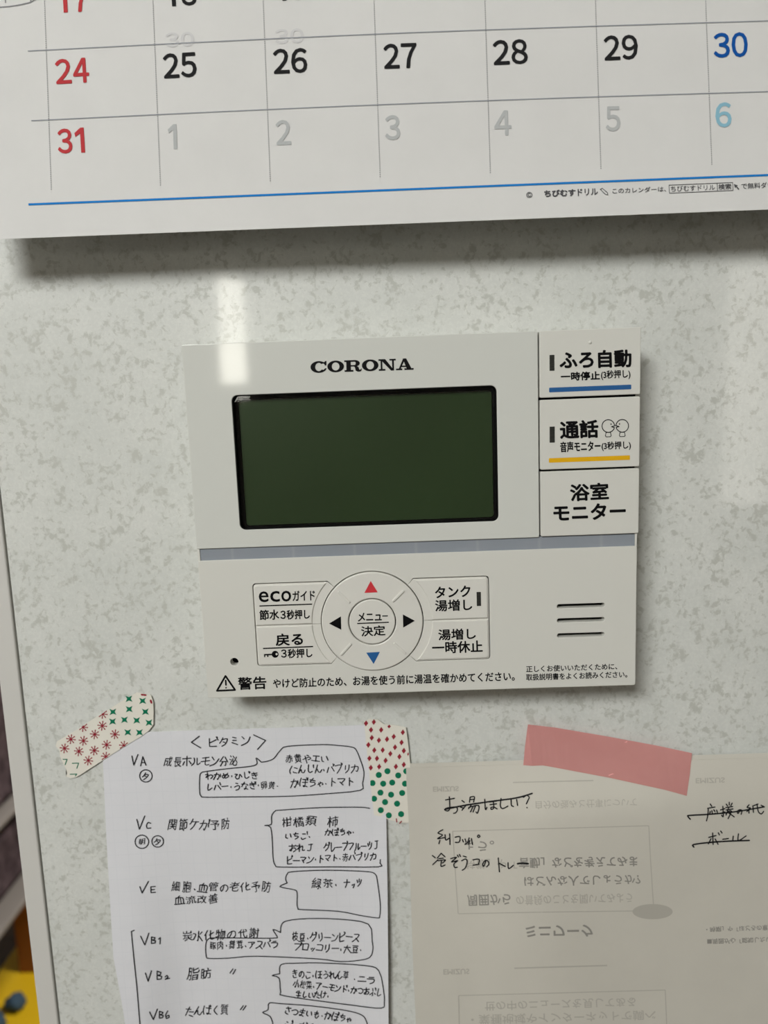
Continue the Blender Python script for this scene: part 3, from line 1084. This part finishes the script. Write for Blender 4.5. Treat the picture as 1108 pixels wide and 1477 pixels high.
mb.add(on([(1058.6, 265.2), (1064.8, 267.6), (1062.8, 268.6), (1066.8, 272.6), (1065.4, 273.6), (1061.8, 269.6), (1060.6, 271.4)], C_, L1), [(0, 1, 2, 5, 6), (2, 3, 4, 5)])
text(mb, 'で無料ダウンロード', (1069.8, 272.8), (1153, 269.4), 8.4, C_, L1, 0.12)
mb.build('footer_lettering', mat('footer_dark_grey_ink', lin((82, 82, 84)), 0.8, 0.1), page)


# ================================================================== left note
def col_interp(border, y):
    ys = [p[1] for p in border]; xs_ = [p[0] for p in border]
    return np.interp(y, ys, xs_)


def n1_surf(X, Y):
    v = np.clip((-0.066 - Y) / 0.15, 0, 1)              # 0 at the top edge
    u = np.clip((X + 0.1215) / 0.1205, 0, 1)
    z = 0.0005 + 0.0042 * smooth(0.72, 1.0, u) * smooth(0.12, 0.8, v)
    z = z + 0.0045 * smooth(0.22, 0.03, u) * smooth(0.15, 0.9, v)
    z = z + 0.0012 * np.exp(-((u - 0.5) / 0.25) ** 2) * smooth(0.0, 0.5, v)
    return z


def grid_note(left, right, top_y, ys, surf, nxx=36):
    """rows from ys (pixels at the left border), columns between the borders"""
    V, F = [], []
    for k, y in enumerate(ys):
        xl, xr = col_interp(left, y), col_interp(right, y)
        dy = top_y[1] - top_y[0]
        P = [(xl + (xr - xl) * i / nxx, y + dy * i / nxx) for i in range(nxx + 1)]
        V += [tuple(p) for p in on(P, surf)]
    for k in range(len(ys) - 1):
        for i in range(nxx):
            a = k * (nxx + 1) + i
            F.append((a + nxx + 1, a + nxx + 2, a + 1, a))
    return V, F


V, F = grid_note([(146.5, 1040), (148.5, 1100), (153, 1200), (158, 1290), (163.5, 1380), (178, 1460), (192, 1560)],
                 [(552, 1050), (557, 1180), (559, 1290), (560, 1400), (561, 1560)], (1058, 1045), list(np.linspace(1058, 1560, 40)), n1_surf)
note1 = sheet('handwritten_note', V, F, NOTEP, None, loc=W((-0.065, -0.14, 0)))
tag(note1, 'white graph paper note of handwritten vitamin lists in outlined bubbles', 'note')
LN = 1.6e-4
S1 = n1_surf
mb = MB()


def st(P, w=1.6, sm=False, closed=False):
    mb.stroke(curve_pts(P, 4) if sm else P, w, S1, LN, closed=closed)


def e1(*ps):
    for p in ps:
        P = [(140 + x / 4.617, 1240 + y / 4.617) for x, y in p]
        st(P)


st([(287.3, 1062), (276, 1070.7), (289.4, 1078.7)])
hand(mb, 'ビタミン', (300, 1078), (363, 1074), 14.5, S1, LN)
st([(365.9, 1060), (383, 1068), (371.5, 1081)])
st([(190.2, 1090.6), (193, 1103.6), (199, 1088.4)]); st([(202.8, 1104.6), (206, 1091.6), (210.4, 1103.6)]); st([(204, 1100.2), (209, 1099.8)])
st([(197.4, 1182), (201, 1196), (208.8, 1177)]); st([(217.4, 1187.5), (213.5, 1186.6), (211.4, 1190.5), (212.4, 1194.6), (217.6, 1194.2)], sm=True)
st([(201.7, 1279), (205, 1288), (214, 1271.4)]); st([(224, 1278.6), (217.6, 1279.2), (217.8, 1287.6), (224.2, 1287)]); st([(217.8, 1283.4), (223, 1283)])
st([(202.8, 1350.4), (208.9, 1363), (214.7, 1346)]); e1(((362, 515), (362, 558)), ((362, 515), (386, 520), (380, 533), (364, 535), (389, 541), (386, 555), (362, 558)), ((409, 529), (421, 519), (419, 561)))
st([(209.7, 1403.6), (213.6, 1415.4), (218.4, 1400.3)]); e1(((400, 742), (400, 798)), ((400, 742), (426, 752), (420, 767), (402, 770), (431, 778), (426, 795), (400, 798)), ((454, 781), (465, 771), (473, 782), (454, 797), (483, 790)))
st([(215.8, 1459.8), (221.2, 1470.7), (227, 1455.5)]); e1(((415, 1010), (415, 1056)), ((415, 1010), (439, 1018), (431, 1030), (417, 1032), (441, 1039), (436, 1052), (415, 1056)), ((470, 1008), (455, 1036), (462, 1058), (481, 1050), (478, 1036), (459, 1044)))
for (cx_, cy_, r, ch) in ((210.4, 1119.2, 9.0, '夕'), (204.6, 1214.2, 9.8, '朝'), (227.4, 1213.7, 8.4, '夕')):
    mb.stroke([(cx_ + r * math.cos(a), cy_ + r * 0.98 * math.sin(a)) for a in np.linspace(0, 6.6, 26)], 1.5, S1, LN)
    hand(mb, ch, (cx_ - 5.4, cy_ + 5.2), (cx_ + 5.4, cy_ + 5.0), 10.5, S1, LN)
for body, L, R, h in (
        ('成長ホルモン分泌', (236, 1106), (343, 1106), 15.5), ('わかめ・ひじき', (296, 1124.4), (373, 1123.4), 10.5),
        ('レバー・うなぎ・卵黄、', (297, 1141), (404, 1137.6), 11), ('赤黄やエい', (411, 1102), (475, 1100.4), 13.5),
        ('にんじん、パプリカ', (418, 1117.4), (518, 1115), 13.5), ('かぼちゃ、トマト', (419, 1136), (512, 1134.4), 13.5),
        ('関節ケが予防', (241.5, 1198), (333, 1197.6), 17), ('柑橘類', (405.5, 1193), (457, 1192), 15), ('柿', (471.5, 1193), (490, 1192.6), 16),
        ('いちご、', (410.5, 1211.4), (450, 1210.4), 11), ('かぼちゃ、', (468.5, 1206.4), (513, 1205), 11), ('おれ丁', (416.5, 1229.4), (452.5, 1228.4), 12),
        ('グレープフルーツ丁', (467, 1229), (547, 1225.6), 13), ('ピーマン・トマト、赤パプリカ', (413, 1247), (543.5, 1240.6), 11.5),
        ('細胞、血管の老化予防', (246.5, 1287.4), (392, 1286.6), 15.5), ('血流改善', (251, 1305.4), (315.5, 1303.8), 13.5),
        ('緑茶、', (449.5, 1282), (490, 1281), 15), ('ナッツ', (496, 1281.4), (523, 1280), 13),
        ('炭水化物の代謝', (262.5, 1358.4), (374.5, 1353), 15), ('豚肉・舞茸、アスパラ', (301.5, 1370), (402, 1367.4), 12),
        ('枝豆、グリーンピース', (420.5, 1358.6), (519, 1359.4), 14.5), ('ブロッコリー、大豆、', (423.5, 1371.6), (524, 1375.4), 12),
        ('脂肪', (269.5, 1414), (306, 1413.6), 17), ('きのこ、ほうれん草', (420, 1410.6), (503.5, 1414.4), 13), ('、ニラ', (508, 1416), (541.5, 1420.4), 12.5),
        ('小松菜、アーモンド、かつおぶし', (422.5, 1424.4), (551, 1438), 11.5), ('生しいたけ、', (426, 1439.4), (476, 1440.4), 10.5),
        ('たんぱく質', (267.5, 1466), (330.5, 1464), 15), ('さつまいも、かぼちゃ', (409, 1463.4), (507, 1475), 12), ('ジャガイモ、りんご', (410, 1484), (505, 1494), 12)):
    hand(mb, body, L, R, h, S1, LN)
st([(336, 1397.6), (331.8, 1403.6)]); st([(339.8, 1398.4), (336, 1405)])
st([(351, 1450.6), (346.8, 1456.4)]); st([(355, 1450.6), (350.6, 1457)])
st([(193.5, 1342), (189.4, 1343.6), (190.4, 1355), (192.6, 1378), (197.4, 1424), (202, 1480), (204, 1510)], 1.5)
mb.build('handwriting', PEN, note1)
bubbles = (
    [(377, 1099.3), (369.6, 1093.4), (370.7, 1101.5), (361, 1105.4), (326, 1109), (298, 1112.7), (290.5, 1114.6), (288, 1121), (288, 1142), (290, 1148), (297, 1150), (350, 1149.4), (413, 1148.7), (470, 1145), (519.5, 1140), (523, 1130), (525, 1113.4), (519.5, 1095), (513.6, 1081.4), (506.5, 1077.4), (488, 1075.3), (465, 1074), (415.5, 1076.4), (404.7, 1082), (395, 1094), (385, 1098.2), (377, 1099.3)],
    [(533.5, 1166), (521.6, 1164.4), (490, 1164.4), (452, 1165.4), (404.7, 1168.6), (397, 1169.8), (391.7, 1177.3), (391.4, 1189), (382, 1190.7), (390.4, 1193.5), (393, 1216), (393.8, 1236), (397, 1248), (408, 1250.8), (478, 1250.4), (545.4, 1250.4), (548.2, 1245), (548.7, 1240)],
    [(414.4, 1273.6), (412, 1268), (414.4, 1260.6), (422, 1257.4), (469.6, 1255.2), (526, 1257), (541, 1260.6), (544.6, 1272.5), (548.7, 1305), (547.8, 1321), (544.4, 1324), (520, 1320.5), (487, 1314.4), (435, 1312), (430, 1310), (428.5, 1304), (428.5, 1287.7), (424, 1283.3), (403.8, 1279), (414.4, 1273.6)],
    [(404.7, 1345), (405.7, 1335), (413.3, 1328.4), (443.6, 1325), (491, 1326), (531.4, 1333), (536.8, 1357), (537.9, 1370), (533.5, 1380.8), (519.5, 1385), (491, 1387), (456.6, 1383), (370, 1379.3), (330.6, 1382), (302.4, 1382.5), (297.4, 1378.6), (297, 1361.3), (301.4, 1354), (313.3, 1352.8), (378, 1353.3), (396, 1353), (400, 1351.5), (393.8, 1340.7), (404.7, 1345)],
    [(403.6, 1404.6), (403.6, 1394.4), (409, 1390.2), (424, 1389.5), (463, 1389), (526, 1392.7), (546.5, 1400.3), (553.6, 1430.6), (554.3, 1445.8), (549.8, 1454.2), (508.6, 1450), (413.3, 1437), (404.9, 1430.6), (402.7, 1411), (392.7, 1407.2), (403.6, 1404.6)],
    [(401, 1500), (396, 1488), (393.4, 1476), (389.5, 1466), (378.9, 1460.5), (386.6, 1456.6), (388.4, 1446.8), (404.7, 1447.7), (450, 1451), (500, 1457.7), (521.6, 1464), (528, 1471.8), (531, 1484), (533, 1505)])
for P in bubbles:
    b = MB()
    b.stroke(curve_pts(P, 3), 1.5, S1, LN)
    b.build('bubble_outline', PEN, note1)


# ================================================================== right note
def n2_surf(X, Y):
    v = np.clip((-0.083 - Y) / 0.15, 0, 1)
    u = np.clip((X - 0.006) / 0.03, 0, 1)
    w = smooth(0.0, 0.05, X) 
    shade_hump = smooth(0.0, 0.22, v) * (1 - smooth(0.18, 1.25, v)) * (1 - 0.75 * smooth(0.04, 0.17, X))  # bulge added so the sheet dims towards its lower right, as if shadowed
    return 0.0022 + 0.0012 * smooth(0.5, 0.0, u) * smooth(0.15, 0.7, v) + 0.0085 * w * shade_hump


def n2_back(X, Y):
    return n2_surf(X, Y) - 0.0006


note2 = empty('shopping_note', W((0.11, -0.15, 0)), 'cream paper note with crossed-out writing under the pink tape', 'note')
ys = list(np.linspace(1107.5, 1560, 40))
V, F = grid_note([(585.5, 1090), (586.5, 1130), (590.5, 1200), (592.5, 1290), (595.5, 1380), (600, 1477), (604, 1560)], [(1270, 1050), (1292, 1560)], (1107.5, 1089), ys, n2_surf, 44)
front = sheet('front_sheet', V, F, NOTE2P, note2)
V, F = grid_note([(590, 1060), (606, 1560)], [(1268, 1050), (1290, 1560)], (1101.5, 1081.5), [1101.5, 1106, 1112, 1150, 1250], n2_back, 44)
sheet('back_sheet', V, F, NOTE2P, note2)
S2 = n2_surf
LG, LN2 = 0.9e-4, 1.8e-4
mb = MB()
def A_(*p): return [(590 + x / 4.2615, 1090 + y / 4.2615) for x, y in p]
def B_(*p): return [(850 + x / 4.2946, 1090 + y / 4.2946) for x, y in p]


PENS = [A_(*p) for p in (
    ((225, 272), (280, 262)), ((248, 253), (250, 290), (250, 328), (236, 340), (219, 331), (240, 320), (288, 316), (298, 332), (288, 350), (274, 354)),
    ((326, 276), (340, 286)), ((316, 316), (334, 322)), ((326, 335), (350, 306)), ((376, 255), (372, 286)), ((376, 255), (402, 253), (397, 285)), ((374, 270), (397, 268)),
    ((350, 302), (422, 292)), ((385, 300), (366, 326)), ((368, 318), (428, 306), (422, 352), (412, 346)), ((394, 313), (378, 346)), ((408, 311), (394, 346)),
    ((466, 268), (470, 330), (479, 318)), ((494, 285), (538, 279)), ((498, 301), (538, 296)), ((518, 278), (521, 320), (507, 330), (504, 319), (522, 316), (542, 327)),
    ((566, 263), (562, 308), (576, 325), (608, 310)), ((628, 270), (630, 304), (642, 312)), ((662, 270), (668, 306)),
    ((704, 256), (724, 244), (739, 256), (730, 278), (722, 296)), ((725, 318), (726, 320)),
    ((208, 455), (178, 475), (206, 488), (176, 510), (216, 504)), ((190, 520), (184, 541)), ((222, 486), (226, 518), (246, 508)), ((250, 480), (252, 546)),
    ((284, 501), (313, 498), (309, 530), (285, 533)), ((329, 516), (334, 530)), ((345, 512), (350, 528)), ((370, 506), (360, 534), (344, 546)), ((374, 522), (366, 545)), ((384, 510), (391, 546)),
    ((428, 487), (421, 495), (428, 503), (436, 495), (428, 487)),
    ((144, 614), (162, 628)), ((146, 670), (178, 640)), ((198, 600), (174, 630)), ((198, 600), (222, 622)), ((184, 633), (211, 630)), ((180, 646), (224, 641), (206, 660)), ((200, 646), (197, 680), (222, 672)),
    ((257, 633), (292, 625), (262, 653), (300, 645), (277, 664), (280, 686), (297, 686)), ((298, 611), (304, 623)), ((310, 607), (317, 620)),
    ((334, 617), (352, 623)), ((324, 646), (350, 635), (358, 656), (346, 690), (328, 704)), ((394, 640), (431, 637), (427, 669)), ((394, 673), (431, 668)),
    ((472, 650), (464, 672), (457, 680), (454, 664), (468, 645), (485, 648), (491, 667), (478, 683)), ((549, 629), (556, 714)), ((552, 660), (592, 681)), ((609, 658), (613, 694), (642, 674)))]
PENS += [B_(*p) for p in (
    ((750, 299), (759, 313)), ((734, 326), (779, 318)), ((738, 326), (735, 370), (727, 404)), ((750, 345), (747, 360)), ((760, 340), (765, 360), (783, 357)), ((772, 335), (779, 346)), ((790, 337), (794, 351)),
    ((814, 336), (841, 328)), ((828, 314), (831, 376), (820, 368)), ((811, 359), (841, 348)), ((849, 300), (857, 311)), ((868, 289), (868, 306)), ((886, 294), (878, 309)), ((847, 321), (889, 315)), ((849, 336), (891, 330)),
    ((865, 320), (848, 368)), ((858, 346), (881, 344), (861, 390)), ((861, 352), (899, 379)), ((933, 341), (922, 358), (918, 345), (932, 335), (946, 340), (942, 363)),
    ((991, 304), (979, 320), (999, 325), (977, 346)), ((990, 330), (990, 356)), ((1014, 311), (1018, 351)), ((1014, 311), (1046, 300)), ((1040, 300), (1048, 345), (1066, 361), (1081, 345)), ((1065, 307), (1086, 317)),
    ((741, 506), (786, 495)), ((765, 479), (768, 550)), ((755, 514), (739, 546)), ((780, 515), (799, 549)), ((800, 478), (807, 491)), ((815, 467), (823, 479)),
    ((827, 518), (863, 513)), ((893, 498), (890, 524)), ((925, 484), (925, 526), (972, 497)))]
for P in PENS:
    mb.stroke(curve_pts(P, 4) if len(P) > 2 else P, 1.75, S2, LN2)
for P, w in ((A_((220, 330), (350, 304), (520, 279), (640, 263), (700, 250), (757, 232)), 2.3), (A_((668, 664), (700, 660), (733, 664)), 2.6),
             (B_((626, 393), (612, 376), (622, 370), (730, 364), (830, 356), (940, 342), (1085, 317)), 2.1), (B_((649, 566), (646, 551), (740, 538), (850, 530), (992, 525)), 2.2)):
    mb.stroke(curve_pts(P, 3), w, S2, LN2)
mb.build('handwriting', PEN2, front)
mb = MB()
text(mb, 'はどんな人でしょうか？', (756.6, 1278.6), (924, 1275.4), 14, S2, LG, 0.25, flip=True)
text(mb, '言動」などを考えてみま', (749, 1252.4), (919.5, 1250.0), 15, S2, LG, 0.3, flip=True)
text(mb, 'ょう。', (671, 1228), (713, 1226.6), 14, S2, LG, 0.25, flip=True)
text(mb, '周囲から', (674.5, 1306.4), (736.5, 1304.4), 15.5, S2, LG, 0.3, flip=True)
text(mb, 'ミニワーク', (759, 1352.2), (855, 1350.4), 16.5, S2, LG, 0.55, flip=True)
text(mb, '・時期」や「ほどろの意識', (1019, 1344.6), (1116, 1341.6), 7.6, S2, LG, 0.15, flip=True)
text(mb, '■周囲が心「認知したい」', (1020.6, 1362), (1116, 1358.8), 7.6, S2, LG, 0.15, flip=True)
mb.build('show_through_print', GHOST, front)
mb = MB()
for P in ([(653, 1199), (720, 1197), (800, 1195), (936, 1191), (938.5, 1240), (942.6, 1304)], [(653, 1199), (657, 1260), (661, 1318), (740, 1316.4), (830, 1315), (914, 1314)],
          [(662.8, 1490), (661.6, 1436), (800, 1432.4), (959.7, 1428), (962.4, 1490)]):
    mb.stroke(P, 1.2, S2, LG, dots=False)
ell = [(941.5 + 29 * math.cos(a), 1315 + 11 * math.sin(a)) for a in np.linspace(0, 2 * math.pi, 36, endpoint=False)]
mb.poly([tuple(p) for p in on(ell, S2, LG)])
text(mb, '特徴」や「', (672, 1253.6), (746, 1252.6), 14, S2, LG, 0.2, flip=True)
text(mb, 'の普段のことを聞いてみよう', (745, 1306), (912, 1302), 14, S2, LG, 0.1, flip=True)
text(mb, '世の中のニュースを見してある', (700, 1458), (917, 1452), 13.5, S2, LG, 0.15, flip=True)
text(mb, '・業種地域やインターネットで調べ', (680, 1478), (946, 1471), 14, S2, LG, 0.15, flip=True)
text(mb, '自分の強みと仕事について', (773, 1167.4), (919, 1163), 12, S2, LG, 0.0, flip=True)
text(mb, 'EMIZUS', (625, 1142), (661.6, 1141), 7.2, S2, LG, 0.3, flip=True)
text(mb, 'EMIZUS', (1004, 1129.8), (1045.5, 1128.6), 7.2, S2, LG, 0.3, flip=True)
text(mb, 'EMIZUS', (640, 1405.6), (677, 1404.8), 7.4, S2, LG, 0.3, flip=True)
mb.stroke([(740, 1128.6), (856, 1125.8)], 1.6, S2, LG, dots=False)
mb.stroke([(742, 1396.6), (876, 1392.6)], 2.0, S2, LG, dots=False)
mb.build('show_through_print', GHOST2, front)


# ================================================================== tapes
def tape(name, outline, surf, m, label, lift=0.0, parent=None, n=7):
    """torn strip of tape: outline in pixels, draped on a surface, with thickness"""
    P = []
    for a, b in zip(outline, outline[1:] + outline[:1]):
        a, b = np.array(a, float), np.array(b, float)
        k = max(1, int(np.hypot(*(b - a)) / 8))
        P += [a + (b - a) * i / k for i in range(k)]
    bm = bmesh.new()
    T = on(P, surf, lift)
    vs = [bm.verts.new(W(p)) for p in T]
    face = bm.faces.new(vs)
    bmesh.ops.triangulate(bm, faces=[face])
    ext = bmesh.ops.extrude_face_region(bm, geom=bm.faces[:])
    for v in ext['geom']:
        if isinstance(v, bmesh.types.BMVert): v.co.y += 0.00008
    bmesh.ops.recalc_face_normals(bm, faces=bm.faces[:])
    bm.verts.index_update()
    V = [v.co.copy() for v in bm.verts]; F = [tuple(v.index for v in f.verts) for f in bm.faces]
    bm.free()
    c = np.mean(np.array([tuple(v) for v in V]), 0)
    o = link(name, V, F, m, None, tuple(c))
    return tag(o, label, 'tape')


def T1(x, y): return (60 + x / 5.832, 980 + y / 5.832)
def T2(x, y): return (500 + x / 7.383, 1020 + y / 7.383)


t1s = lambda X, Y: np.full_like(X, 0.0008)
tape1 = tape('washi_tape', [T1(*p) for p in ((130, 522), (300, 420), (470, 310), (640, 205), (800, 110), (850, 118), (920, 135), (940, 190), (942, 290), (940, 380), (905, 430), (840, 478), (720, 550), (500, 690), (330, 800), (290, 822), (240, 830), (205, 815), (215, 790), (205, 755), (180, 705), (155, 650), (150, 600), (118, 560))],
             t1s, TAPEW, 'cream washi tape printed with red snowflakes and green four-pointed stars')


def clip_in(p, poly):
    x, y = p
    ins = False
    for (x0, y0), (x1, y1) in zip(poly, poly[1:] + poly[:1]):
        if (y0 > y) != (y1 > y) and x < (x1 - x0) * (y - y0) / (y1 - y0) + x0: ins = not ins
    return ins


T1OUT = [(130, 522), (300, 420), (470, 310), (640, 205), (800, 110), (850, 118), (920, 135), (940, 190), (942, 290), (940, 380), (905, 430), (840, 478), (720, 550), (500, 690), (330, 800), (290, 822), (240, 830), (205, 815), (205, 755), (155, 650), (118, 560)]
mb = MB()
for (x, y) in ((193, 580), (247, 503), (352, 516), (313, 605), (447, 463), (443, 598), (393, 682), (510, 390), (547, 550), (617, 462), (692, 557), (540, 650), (350, 400), (515, 290)):
    for k in range(4):
        a = math.radians(8 + 45 * k)
        for s in (1, -1):
            e = (x + s * 36 * math.cos(a), y + s * 36 * math.sin(a))
            steps = [t for t in np.linspace(0, 1, 9) if clip_in((x + (e[0] - x) * t, y + (e[1] - y) * t), T1OUT)]
            if k == 3 and s == 1: pass
            if len(steps) < 2: continue
            p, q = [(x + (e[0] - x) * t, y + (e[1] - y) * t) for t in (steps[0], steps[-1])]
            mb.stroke([T1(*p), T1(*q)], 1.25, t1s, 6e-5, dots=False)
            if steps[-1] == 1.0:
                mb.stroke([T1(*e), T1(e[0] + .1, e[1])], 1.9, t1s, 6e-5)
mb.stroke([T1(842, 128), T1(876, 132)], 2.6, t1s, 6e-5); mb.stroke([T1(918, 178), T1(924, 196)], 3.0, t1s, 6e-5)
mb.build('printed_snowflakes', TRED, tape1)
mb = MB()
for (x, y) in ((735, 163), (850, 180), (600, 273), (737, 250), (873, 272), (597, 354), (697, 340), (800, 345), (903, 364), (725, 445), (823, 446)):
    P = []
    for k in range(8):
        a = math.radians(45 * k + 43)
        r = 41 if k % 2 == 0 else 15.5
        P.append(T1(x + r * math.cos(a), y + r * math.sin(a) * 0.92))
    mb.poly([tuple(p) for p in on(P, t1s, 6e-5)])
for P in (((180, 672), (214, 672), (198, 718)), ((258, 706), (312, 704), (296, 748)), ((240, 798), (296, 796), (284, 812))):
    mb.stroke([T1(*p) for p in P], 1.3, t1s, 6e-5)
mb.build('printed_stars', TGRN, tape1)

t2s = lambda X, Y: np.full_like(X, 0.0012)
tape2 = tape('washi_tape', [T2(*p) for p in ((186, 150), (240, 125), (330, 130), (400, 180), (520, 190), (632, 215), (652, 350), (668, 500), (682, 640), (700, 800), (700, 1000), (690, 1235), (600, 1230), (470, 1205), (380, 1170), (292, 1150), (270, 960), (240, 700), (212, 430), (196, 260))],
             t2s, TAPEW, 'cream washi tape printed with red diamonds above green dots')
mb = MB()
for (x, y) in ((207, 172), (290, 158), (260, 242), (368, 242), (268, 326), (344, 352), (232, 402), (430, 342), (502, 314), (599, 268), (585, 376), (516, 427), (610, 464), (295, 458), (385, 457), (466, 496), (563, 527), (243, 545), (323, 546), (415, 569), (258, 645), (347, 634), (525, 633), (609, 612), (453, 206), (655, 500)):
    w_, h_ = 23, 32
    if x > 640: w_, h_ = 9, 22
    if y == 206: w_, h_ = 20, 20
    P = [T2(x - w_, y), T2(x - 2, y + h_), T2(x + w_, y), T2(x + 2, y - h_)]
    mb.add(on(P, t2s, 6e-5), [(0, 1, 2, 3)])
mb.stroke([T2(530, 1188), T2(534, 1222)], 1.6, t2s, 6e-5); mb.stroke([T2(585, 1215), T2(565, 1238)], 1.5, t2s, 6e-5)
mb.build('printed_diamonds', TRED, tape2)
mb = MB()
for (x, y, xa, xb) in ((343, 722, -1, 1), (435, 682, -1, 1), (550, 727, -1, 1), (276, 808, -.72, 1), (390, 815, -1, 1), (486, 803, -1, 1), (622, 815, -1, 1), (361, 910, -1, 1), (474, 932, -1, 1), (592, 914, -1, 1), (293, 975, -.72, 1), (410, 1011, -1, 1), (538, 1028, -1, 1), (364, 1097, -1, 1), (450, 1152, -1, 1), (581, 1139, -1, 1), (636, 682, -1, 1)):
    P = [T2(x + 32 * min(max(math.cos(a), xa), xb), y + 32 * math.sin(a)) for a in np.linspace(0, 2 * math.pi, 28, endpoint=False)]
    mb.poly([tuple(p) for p in on(P, t2s, 6e-5)])
mb.build('printed_dots', TGRN, tape2)


def pink_s(X, Y):
    return np.maximum(n2_surf(X, Y), 0.0020) + 0.0003


tape3 = tape('masking_tape', [(761.6, 1045), (800, 1049.4), (880, 1063), (950, 1076), (998.4, 1086.4), (995, 1118), (990.7, 1147.9), (960, 1139.5), (880, 1122), (800, 1107), (783, 1104), (768, 1104.6), (755, 1103.7), (757.6, 1075)],
             pink_s, PINK, 'plain pink translucent tape holding the cream note')
mb = MB()
mb.stroke([(870, 1084), (888, 1077), (905, 1069.5)], 1.5, pink_s, 7e-5, dots=False)
mb.stroke([(878, 1118.5), (902, 1109), (940, 1098)], 1.5, pink_s, 7e-5, dots=False)
mb.build('crease', mat('pink_crease', lin((222, 160, 156)), 0.5), tape3)

for P in ([(761.6, 1045), (774, 1046.4), (770, 1075), (768, 1104.4), (755, 1103.7), (757.6, 1075)], [(982, 1082.8), (998.4, 1086.4), (995, 1118), (990.7, 1147.9), (975, 1143.6), (980, 1112)]):
    mb = MB(); mb.poly([tuple(p) for p in on(P, pink_s, 9e-5)]); mb.build('folded_end', PINK, tape3)


# ================================================================== things in the room beyond the panel's edge
STEEL = mat('pale_grey_rack_metal', lin((122, 117, 113)), 0.55)
DARKM = mat('black_rack_post', lin((20, 19, 20)), 0.5)
FUZZ = mat('dark_plum_fleece', lin((62, 52, 54)), 0.95, 0.1)
nt, nd, lk, bs = nodes(FUZZ)
lk.new(ramp(nt, noise(nt, coords(nt), 26, 5, 0.7), [(0.35, lin((34, 27, 29))), (0.7, lin((98, 84, 88)))]), bs.inputs['Base Color'])
CARD = mat('brown_cardboard', lin((138, 86, 38)), 0.85, 0.2)
YEL = mat('yellow_mat', lin((232, 192, 20)), 0.6)
SLATE = mat('slate_blue_fabric', lin((66, 88, 108)), 0.85, 0.2)
XE = -0.76


for z, lab in ((0.70, 'pale grey shelf board, the upper one, beyond the panel edge'), (0.51, 'pale grey shelf board, the lower one, above the cardboard box')):
    tag(solid_box('shelf_board', -2.099, XE, 0.45, 1.75, z - 0.012, z, STEEL, None, 0.003), lab, 'shelf', 'shelves beyond the panel edge')


def blanket(name, x0, x1, y0, y1, z0, z1, label):
    bm = bmesh.new()
    bmesh.ops.create_cube(bm, size=1)
    for v in bm.verts:
        v.co = Vector(((x0 + x1) / 2 + v.co.x * (x1 - x0), (y0 + y1) / 2 + v.co.y * (y1 - y0), (z0 + z1) / 2 + v.co.z * (z1 - z0)))
    bmesh.ops.bevel(bm, geom=bm.edges[:], offset=0.03, segments=4, affect='EDGES', profile=0.5)
    bmesh.ops.subdivide_edges(bm, edges=bm.edges[:], cuts=3, use_grid_fill=True)
    for v in bm.verts:
        p = v.co
        if p.z > z0 + 0.01:
            d = 0.008 * (math.sin(23 * p.y + 9 * p.z) + math.sin(41 * p.x + 30 * p.z))
            v.co += Vector((d * 0.8, d * 0.6, -abs(d)))
            v.co.z = max(v.co.z, z0 + 0.004)
    bm.verts.index_update()
    V = [v.co.copy() for v in bm.verts]; F = [tuple(v.index for v in f.verts) for f in bm.faces]
    bm.free()
    return tag(link(name, V, F, FUZZ, None, ((x0 + x1) / 2, (y0 + y1) / 2, z0), True), label, 'blanket')


blanket('folded_blanket', -1.5, XE - 0.03, 0.5, 1.7, 0.703, 1.05, 'dark plum fleece blanket lying on the upper shelf board')
blanket('folded_blanket', -1.5, XE - 0.03, 0.5, 1.7, 0.513, 0.655, 'dark plum fleece blanket lying between the two shelf boards')

box = empty('cardboard_box', (-1.2, 1.6, 0.015), 'brown cardboard box standing at the back of the yellow mat', 'box')
solid_box('carton', -1.03, -0.62, 1.45, 1.85, 0.0155, 0.40, CARD, box, 0.003)
solid_box('closed_flap', -1.028, -0.622, 1.452, 1.64, 0.4005, 0.404, CARD, box, 0.001)
solid_box('closed_flap', -1.028, -0.622, 1.66, 1.848, 0.4005, 0.404, CARD, box, 0.001)
ym = solid_box('floor_mat', -1.09, -0.45, 0.6, 2.0, 0.0, 0.015, YEL, None, 0.004)
tag(ym, 'bright yellow mat on the floor below the shelves', 'mat')


def bundle(x, y, z, r, label):
    bm = bmesh.new()
    bmesh.ops.create_icosphere(bm, subdivisions=3, radius=r)
    for v in bm.verts:
        n = v.co.normalized()
        k = 1 + 0.10 * math.sin(5 * n.x + 3 * n.z) + 0.07 * math.sin(9 * n.y + 6 * n.x)
        v.co = Vector((v.co.x * k * 1.2, v.co.y * k, v.co.z * k * 0.85))
    zmin = min(v.co.z for v in bm.verts)
    bm.verts.index_update()
    V = [v.co + Vector((x, y, z - zmin)) for v in bm.verts]; F = [tuple(v.index for v in f.verts) for f in bm.faces]
    bm.free()
    return tag(link('cloth_bundle', V, F, SLATE, None, (x, y, z), True), label, 'cloth')


bundle(-0.978, 1.335, 0.0155, 0.021, 'small slate blue cloth bundle nearer the cardboard box')
bundle(-1.0, 1.262, 0.0155, 0.03, 'larger slate blue cloth bundle at the front of the yellow mat')
